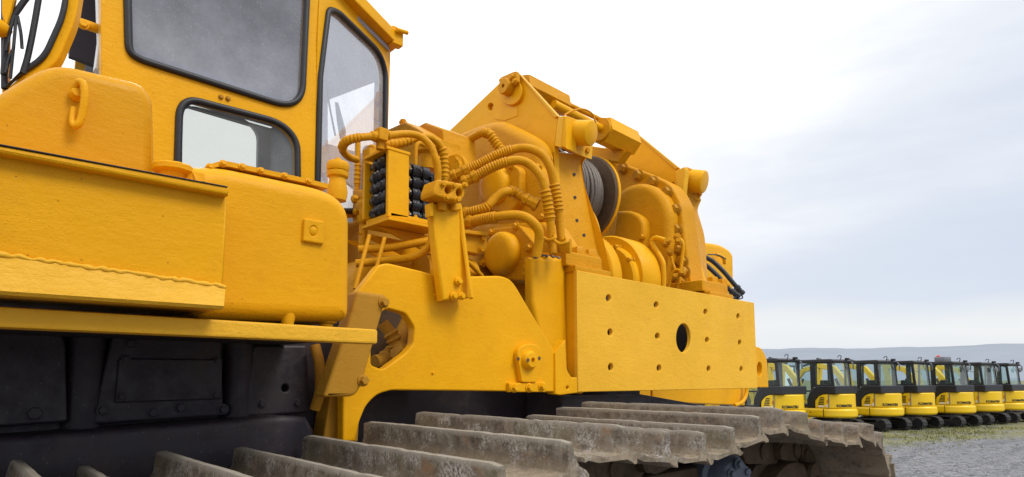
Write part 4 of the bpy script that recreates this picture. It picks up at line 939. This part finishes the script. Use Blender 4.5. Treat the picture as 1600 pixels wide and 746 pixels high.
# carrier roller and its blue grey bracket
rc = at(1276, 748, Y=1.40)
lathe('carrier_roller', rc, (0, 1, 0), [(-.004, .012), (-.002, .07), (0, .085), (.02, .088), (.022, .078), (.16, .078), (.165, .10), (.3, .10)], M['chain'], track, 36)
tube('roller_pin', [rc + Vector((0, -.02, 0)), rc + Vector((0, .1, 0))], .015, M['chain'], track)
bc_ = at(1150, 752, Y=1.36)
br = lathe('roller_bracket', bc_, (.35, 1, 0), [(0, .05), (0, .085), (.02, .1), (.06, .11), (.07, .13), (.1, .135), (.3, .135)], M['bluegrey'], track, 32)
for k in range(6): bolt(bc_ + Vector((.075 * math.cos(k * 1.05 + .5), -.012, .075 * math.sin(k * 1.05 + .5))), (-.2, -1, 0), .018, M['bluegrey'], br, .02)
for x, zz in ((.6, 1.28), (1.5, 1.3), (2.0, 1.27)):
    lathe('carrier_roller', (x, 1.42, zz), (0, 1, 0), [(0, .03), (0, .085), (.02, .1), (.06, .1), (.07, .08), (.3, .08), (.31, .1), (.36, .1)], M['chain'], track, 28)
# ================================================================== ground, hills
def ground():
    bm = bmesh.new(); bmesh.ops.create_grid(bm, x_segments=60, y_segments=60, size=2600)
    me = bpy.data.meshes.new('ground'); bm.to_mesh(me); bm.free()
    o = put('ground', me, M['gravel'], None, 0, False); tag(o, kind='structure')
ground()
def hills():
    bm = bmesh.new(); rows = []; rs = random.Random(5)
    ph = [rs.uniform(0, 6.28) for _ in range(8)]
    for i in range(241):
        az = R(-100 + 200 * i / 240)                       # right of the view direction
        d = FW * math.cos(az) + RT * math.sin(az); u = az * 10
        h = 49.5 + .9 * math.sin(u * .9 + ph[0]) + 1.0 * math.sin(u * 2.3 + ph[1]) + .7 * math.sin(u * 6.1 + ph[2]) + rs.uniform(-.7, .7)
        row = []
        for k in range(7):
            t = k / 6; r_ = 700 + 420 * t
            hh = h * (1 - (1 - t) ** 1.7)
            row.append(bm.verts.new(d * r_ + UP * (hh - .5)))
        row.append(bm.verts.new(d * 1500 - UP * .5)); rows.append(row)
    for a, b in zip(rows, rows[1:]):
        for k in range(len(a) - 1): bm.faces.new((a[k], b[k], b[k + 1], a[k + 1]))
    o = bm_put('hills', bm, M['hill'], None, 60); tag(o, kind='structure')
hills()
# loose stones on the gravel and grass tufts on the verge: nobody could count them
def stones():
    rs = random.Random(9); vs = []; fs = []
    for _ in range(9000):
        fd = 5.5 + 12 * rs.random() ** 1.3; px = 1180 + rs.random() * 560
        p = px_ground(px, fd); s = rs.uniform(.012, .03) * (1 + .5 * (rs.random() > .92))
        b = len(vs)
        for q in ((1, 0, 0), (-.4, .9, 0), (-.5, -.8, 0), (.1, .1, .8), (-.9, .1, .35), (.6, .6, .4)):
            vs.append((p.x + q[0] * s * rs.uniform(.6, 1.3), p.y + q[1] * s * rs.uniform(.6, 1.3), q[2] * s * rs.uniform(.6, 1.1)))
        fs += [(b, b + 5, b + 3), (b + 5, b + 1, b + 3), (b + 1, b + 4, b + 3), (b + 4, b + 2, b + 3), (b + 2, b, b + 3), (b, b + 1, b + 5), (b + 1, b + 2, b + 4)]
    me = bpy.data.meshes.new('gravel'); me.from_pydata(vs, [], fs); o = put('gravel', me, M['stone'], None, 0); tag(o, kind='stuff')
stones()
def tufts():
    rs = random.Random(11); vs = []; fs = []
    nd = Vector((-ROWD.y, ROWD.x, 0))
    for _ in range(5500):
        s = rs.uniform(-8, 16); q = rs.gauss(-.5, 1.1)
        c = ROW0 + ROWD * s + nd * q
        if math.sin(s * 1.7 + q * 2.1) + math.sin(s * .6 - q * 1.3) + rs.uniform(-.9, .9) < -.1: continue
        for _k in range(3):
            a = rs.uniform(0, 6.28); h = rs.uniform(.03, .085); w_ = .008; b = len(vs)
            x, y = c.x + rs.uniform(-.04, .04), c.y + rs.uniform(-.04, .04)
            vs.extend([(x - w_ * math.sin(a), y + w_ * math.cos(a), 0), (x + w_ * math.sin(a), y - w_ * math.cos(a), 0), (x + .5 * h * math.cos(a), y + .5 * h * math.sin(a), h)]); fs.append((b, b + 1, b + 2))
    me = bpy.data.meshes.new('grass'); me.from_pydata(vs, [], fs); o = put('grass', me, M['grass'], None, 0); tag(o, kind='stuff')
tufts()
# mound of earth at the end of the row
def mound():
    c = px_ground(1640, 27.5); bm = bmesh.new(); bmesh.ops.create_icosphere(bm, subdivisions=4, radius=1)
    rs = random.Random(3)
    for v in bm.verts:
        k = 1 + .12 * math.sin(v.co.x * 7 + 1) * math.sin(v.co.y * 6) + rs.uniform(-.03, .03)
        v.co = Vector((v.co.x * 1.6 * k, v.co.y * 1.6 * k, max(v.co.z, -.02) * 1.45 * k))
    o = bm_put('earth_mound', bm, M['earth'], None, 30); o.location += c; tag(o, 'brown heap of earth behind the far end of the excavator row', 'mound')
mound()

# ================================================================== parked mini excavators
def pc(name, mb, mat, par, smooth=35):
    return bm_put(name, mb, mat, par, smooth)
def exz(name, pts, y0, y1, mat, par, bev=.02, seg=2):     # side profile (x,z) extruded across y
    return prism(name, [Vector((x, y0, z)) for x, z in pts], (0, y1 - y0, 0), mat, par, bev, seg, 40)
def exy(name, pts, z0, z1, mat, par, bev=.02, seg=2):     # plan outline (x,y) extruded upwards
    return prism(name, [Vector((x, y, z0)) for x, y in pts], (0, 0, z1 - z0), mat, par, bev, seg, 40)
def lettering(text, size, parent, fn, mat):
    cu = bpy.data.curves.new('t', 'FONT'); cu.body = text; cu.size = size; cu.align_x = 'CENTER'; cu.extrude = .003; cu.offset = size * .03
    o = bpy.data.objects.new('t', cu); col.objects.link(o)
    me = bpy.data.meshes.new_from_object(o.evaluated_get(bpy.context.evaluated_depsgraph_get()))
    bpy.data.objects.remove(o); bpy.data.curves.remove(cu)
    for v in me.vertices: v.co = fn(v.co.x, v.co.y, v.co.z)
    me.name = 'lettering'; return put('lettering', me, mat, parent, 0)
Y_, K_ = M['exyellow'], M['exblack']
def make_excavator():
    ex = empty('mini_excavator', (0, 0, 0))
    for sgn in (1, -1):
        y = sgn * .60; loop = []
        for k in range(72):
            t = k / 72; per = t * (2 * 1.3 + 2 * PI * .215)
            if per < 1.3: p = (-.65 + per, .43); nn = (0, 1)
            elif per < 1.3 + PI * .215: a = PI / 2 - (per - 1.3) / .215; p = (.65 + .215 * math.cos(a), .215 + .215 * math.sin(a)); nn = (math.cos(a), math.sin(a))
            elif per < 2.6 + PI * .215: p = (.65 - (per - 1.3 - PI * .215), 0); nn = (0, -1)
            else: a = -PI / 2 - (per - 2.6 - PI * .215) / .215; p = (-.65 + .215 * math.cos(a), .215 + .215 * math.sin(a)); nn = (math.cos(a), math.sin(a))
            k_ = .0 if k % 2 else -.018
            loop.append((p[0] + nn[0] * k_, p[1] + nn[1] * k_, p[0] - nn[0] * .05, p[1] - nn[1] * .05))
        bm = bmesh.new(); w_ = .15; rings = []
        for a in loop: rings.append([bm.verts.new((a[0], y - w_, a[1])), bm.verts.new((a[0], y + w_, a[1])), bm.verts.new((a[2], y + w_, a[3])), bm.verts.new((a[2], y - w_, a[3]))])
        for i in range(72):
            A, B = rings[i], rings[(i + 1) % 72]
            for k in range(4): bm.faces.new((A[k], A[(k + 1) % 4], B[(k + 1) % 4], B[k]))
        tr = pc('crawler_track', bm, M['exrubber'], ex)
        bm = bmesh.new(); add_box(bm, (0, y, .22), (1.2, .2, .16)); bevel_all(bm, .03)
        pc('track_frame', bm, K_, tr)
        for x in (-.65, .65): lathe('sprocket' if x < 0 else 'idler_wheel', (x, y - .13, .215), (0, 1, 0), [(0, .05), (0, .13), (.02, .15), (.1, .1), (.16, .1), (.24, .15), (.26, .13), (.26, .05)], M['grey'] if 0 else K_, tr, 20)
        for x in (-.38, -.13, .13, .38): lathe('roller', (x, y - .12, .12), (0, 1, 0), [(0, .07), (.24, .07)], K_, tr, 12)
    bm = bmesh.new(); add_box(bm, (0, 0, .32), (.7, .9, .22)); bevel_all(bm, .04); pc('undercarriage', bm, K_, ex)
    lathe('slew_ring', (0, 0, .42), (0, 0, 1), [(0, .34), (.1, .34)], K_, ex, 28)
    # deck with rounded counterweight
    out = [(.62, .66), (.62, -.66), (.2, -.74)] + [(-.10 + .84 * math.cos(R(a)), .74 * math.sin(R(a)) * 1.0) for a in range(-100, -260, -12)] + [(.2, .74)]
    deck = exy('counterweight', [(x, y) for x, y in out], .50, .80, Y_, ex, .085, 4)
    bm = bmesh.new(); add_box(bm, (-.32, .742, .65), (.012, .02, .28)); pc('panel_seam', bm, K_, deck)
    bm = bmesh.new(); add_lathe(bm, (.12, .735, .66), (0, 1, 0), [(0, .018), (.015, .016)], 10); pc('hook_hole', bm, K_, deck)
    # engine hood above it
    def hood_pts(k=1.0): return [(.0, .68), (-.40, .68)] + [(-.22 + .66 * math.cos(R(a)), .68 * math.sin(R(a))) for a in range(118, 243, 10)] + [(-.40, -.68), (.0, -.68)]
    hood = exy('engine_hood', hood_pts(), .80, 1.26, Y_, ex, .035, 3)
    bm = bmesh.new(); add_box(bm, (-.465, .665, 1.03), (.014, .03, .42)); pc('panel_seam', bm, M['grey'], hood)
    for k in range(5):
        bm = bmesh.new(); add_box(bm, (-.21 - .012 * k, .682, .93 + .052 * k), (.20 - .016 * k, .012, .03), 0); pc('vent_slat', bm, K_, hood)
    bm = bmesh.new(); add_box(bm, (-.215, .682, .862), (.19, .01, .05)); pc('warning_sticker', bm, M['white'], hood)
    bm = bmesh.new(); add_box(bm, (-.40, .681, .885), (.06, .01, .07)); pc('warning_sticker', bm, M['white'], hood)
    bm = bmesh.new(); add_box(bm, (-.425, .682, 1.02), (.028, .014, .10)); pc('reflector', bm, M['orange'], hood)
    def wrap(x, y, z):
        a = R(110) + (x + .20) / .70            # runs round the rear left corner of the hood
        r0 = (-.22 + .665 * math.cos(a), .685 * math.sin(a)); n = Vector((math.cos(a), math.sin(a), 0)).normalized()
        return Vector((r0[0], r0[1], .855 + y)) + n * (.006 + z)
    lettering('KOMATSU', .115, hood, lambda x, y, z: wrap(x + .30, y, z), K_)
    # black lower cab with the arch sweeping down in front of the hood
    arch = [(-.62, 1.52), (.60, 1.52), (.60, .80), (.06, .80), (.05, .86), (.02, 1.0), (-.06, 1.13), (-.18, 1.22), (-.32, 1.265), (-.62, 1.265)]
    low = exz('cab_base', [(-.72, 1.52), (-.10, 1.52), (.02, 1.44), (.16, 1.30), (.25, 1.10), (.27, .80), (.03, .80), (.01, .94), (-.05, 1.07), (-.16, 1.18), (-.29, 1.24), (-.42, 1.262), (-.72, 1.262)], -.62, .70, K_, ex, .03, 3)
    exz('cab_floor', [(.26, .80), (.62, .80), (.62, .92), (.26, .92)], -.40, .66, K_, low, .02)
    bm = bmesh.new(); add_box(bm, (.12, .1, 1.02), (.34, .5, .14)); add_box(bm, (-.06, .1, 1.35), (.14, .48, .7)); bevel_all(bm, .05, 2); pc('seat', bm, M['exseat'], low)
    # cab frame: pillars, roof, panes
    zt_, y0, y1 = 2.32, -.42, .66
    cabf = exz('roof', [(-.66, zt_ - .06), (.56, zt_ - .06), (.60, zt_ - .02), (.52, zt_ + .05), (-.58, zt_ + .06), (-.68, zt_ + .02)], y0 - .02, y1 + .02, K_, ex, .03, 3)
    def pillar(xb, xt, y, w_, t=.06, zb=1.48): exz('pillar', [(xb, zb), (xb + w_, zb), (xt + w_, zt_ - .04), (xt, zt_ - .04)], y - t / 2, y + t / 2, K_, cabf, .015)
    for y in (y0 + .03, y1 - .03):
        pillar(-.66, -.60, y, .085); pillar(-.03, -.03, y, .16); pillar(.56, .50, y, .06, zb=.85)
    exz('pillar', [(.05, .82), (.13, .82), (.13, 1.5), (.05, 1.5)], y1 - .06, y1, K_, cabf, .01)
    exz('door_rail', [(.1, 1.32), (.6, 1.32), (.6, 1.37), (.1, 1.37)], y1 - .05, y1, K_, cabf, .01)
    # rounded corners of the rear quarter window
    exz('window_surround', [(-.58, 1.5), (-.03, 1.5), (-.03, 1.56), (-.50, 1.56), (-.53, 1.62)], y1 - .05, y1 - .01, K_, cabf, .005)
    exz('window_surround', [(-.55, zt_ - .05), (-.55, zt_ - .16), (-.49, zt_ - .10), (-.38, zt_ - .075), (-.1, zt_ - .075), (-.05, zt_ - .12), (-.02, zt_ - .2), (-.02, zt_ - .05)], y1 - .05, y1 - .01, K_, cabf, .005)
    T = M['teal']
    def gl(name, pts):
        bm = bmesh.new(); bm.faces.new([bm.verts.new(p) for p in pts]); return pc(name, bm, T, cabf, 0)
    gl('side_window', [(-.59, y1 - .02, 1.5), (0, y1 - .02, 1.5), (0, y1 - .02, zt_ - .05), (-.55, y1 - .02, zt_ - .05)])
    gl('side_window', [(-.59, y0 + .02, 1.5), (0, y0 + .02, 1.5), (0, y0 + .02, zt_ - .05), (-.55, y0 + .02, zt_ - .05)])
    gl('rear_window', [(-.64, y0 + .05, 1.5), (-.64, y1 - .05, 1.5), (-.585, y1 - .05, zt_ - .05), (-.585, y0 + .05, zt_ - .05)])
    gl('door_window', [(.12, y1 - .02, 1.37), (.57, y1 - .02, 1.37), (.53, y1 - .02, zt_ - .05), (.12, y1 - .02, zt_ - .05)])
    gl('door_window', [(.12, y1 - .02, .9), (.6, y1 - .02, .9), (.58, y1 - .02, 1.32), (.12, y1 - .02, 1.32)])
    gl('front_window', [(.60, y0 + .04, .9), (.60, y1 - .04, .9), (.53, y1 - .04, zt_ - .05), (.53, y0 + .04, zt_ - .05)])
    # wiper, lamp wires and mirror on the roof edge
    tube('lamp_cable', [(-.62, .15, zt_ + .04), (-.66, .17, zt_ + .16), (-.60, .2, zt_ + .17), (-.56, .2, zt_ + .12)], .012, K_, cabf, 6)
    bm = bmesh.new(); add_box(bm, (-.68, -.15, zt_ + .07), (.10, .14, .07)); bevel_all(bm, .015); pc('work_lamp', bm, K_, cabf)
    tube('wiper_arm', [(-.69, -.36, zt_ - .02), (-.73, -.4, zt_ - .10), (-.70, -.46, zt_ - .26)], .02, M['grey'], cabf, 6)
    tube('mirror_arm', [(.5, .6, zt_ - .3), (.66, .74, zt_ - .28)], .012, K_, cabf, 6)
    # boom, arm, bucket and blade in front
    sw = exz('swing_post', [(.60, .48), (.84, .50), (.90, .95), (.74, 1.0), (.60, .85)], -.30, .02, Y_, ex, .03)
    boom = exz('boom', [(.76, .86), (.92, .90), (1.10, 1.50), (1.50, 2.02), (2.25, 2.20), (2.24, 2.36), (1.42, 2.22), (.96, 1.66)], -.22, -.06, Y_, ex, .03)
    tube('boom_cylinder', [(.98, -.14, .7), (1.42, -.14, 1.75)], .05, K_, boom, 12, straight=True)
    arm = exz('arm', [(2.10, 2.42), (2.32, 2.40), (2.20, 1.5), (2.02, 1.0), (1.92, 1.02), (1.98, 1.6)], -.205, -.075, Y_, ex, .02)
    tube('arm_cylinder', [(1.45, -.14, 2.3), (2.14, -.14, 2.5)], .045, K_, boom, 12, straight=True)
    exz('bucket', [(2.08, 1.06), (1.86, 1.02), (1.62, .78), (1.58, .50), (1.70, .56), (1.92, .62), (2.10, .84)], -.42, .14, K_, arm, .02)
    bl = exz('dozer_blade', [(1.02, .12), (1.08, .12), (1.05, .28), (1.09, .48), (1.03, .48), (.99, .28)], -.76, .76, Y_, ex, .01)
    for y in (-.3, .3):
        tube('blade_arm', [(.4, y, .3), (1.02, y, .26)], .045, Y_, bl, 8, straight=True)
    return ex
def dup(root):
    r = root.copy(); col.objects.link(r)
    for ch in list(root.children):
        c = ch.copy(); col.objects.link(c); c.parent = r
        for g in list(ch.children):
            d = g.copy(); col.objects.link(d); d.parent = c
    return r
ex0 = make_excavator()
AZF = R(-31); fdir = FW * math.cos(AZF) + RT * math.sin(AZF); ldir = Vector((-fdir.y, fdir.x, 0)); rz = math.atan2(fdir.y, fdir.x)
LAB = ['yellow mini excavator nearest the pipelayer, partly hidden by its track and plate', 'yellow mini excavator second from the left in the front row, tracks hidden by steel shoes',
       'yellow mini excavator third from the left, first one whose tracks show fully on the gravel', 'yellow mini excavator just left of the one with the grey roof box',
       'yellow mini excavator with a red topped grey box on its cab roof', 'yellow mini excavator second from the right end of the front row', 'yellow mini excavator at the far right end of the front row']
DET = [0, 0, 0, 0, 0, 0, 0]
machines = []
for i, (px, fd) in enumerate(ROW):
    o = ex0 if i == 0 else dup(ex0)
    p = px_ground(px, fd)
    o.location = p + fdir * .85 + ldir * .42
    o.rotation_euler = (0, 0, rz + R((0, 2.5, -2, 1.5, -1, -3, 2)[i])); tag(o, LAB[i], 'excavator', 'mini excavators parked in a row'); machines.append(o)
# extra kit on single machines, built as their own parts
def extra(i, name, bm, mat):
    ob = bm_put(name, bm, mat, None); c = WL[ob].copy(); ob.parent = machines[i]; ob.location = c; return ob
bm = bmesh.new(); add_box(bm, (-.05, .1, 2.47), (.36, .5, .18)); bevel_all(bm, .03); rbx = extra(4, 'roof_box', bm, M['grey'])
bm = bmesh.new(); add_lathe(bm, (.05, .2, 2.56), (0, 0, 1), [(0, .06), (.04, .06), (.06, .04)], 16); bcn = bm_put('beacon', bm, M['red'], None); cc = WL[bcn].copy(); bcn.parent = rbx; bcn.location = cc - WL[rbx]
for i in (4, 5, 6):
    bm = bmesh.new(); add_lathe(bm, (-.70, -.2, 2.10), (-1, 0, 0), [(0, .09), (.02, .1), (.05, .09)], 16); extra(i, 'round_mirror', bm, M['grey'])
# second row behind, facing the first: their yellow booms show through the cab glass
LB2 = ['yellow mini excavator of the back row seen between the pipelayer and the nearest parked machine', 'back row excavator whose boom shows through the second cab of the front row', 'back row excavator whose boom shows through the third cab of the front row',
       'back row excavator whose boom shows through the fourth cab of the front row', 'yellow back row excavator with its boom showing through the cab under the roof box']
for i, k in enumerate((-.45, .45, 1.42, 2.45, 3.4)):
    j = int(math.floor(k)) if k >= 0 else 0
    p = machines[0].location + (machines[1].location - machines[0].location) * k if k < 1 else machines[j].location.lerp(machines[j + 1].location, k - j)
    o = dup(ex0); o.location = p + fdir * 6.2 - ldir * .2; o.rotation_euler = (0, 0, rz + PI + R(random.uniform(-6, 6))); tag(o, LB2[i], 'excavator', 'mini excavators of the back row')
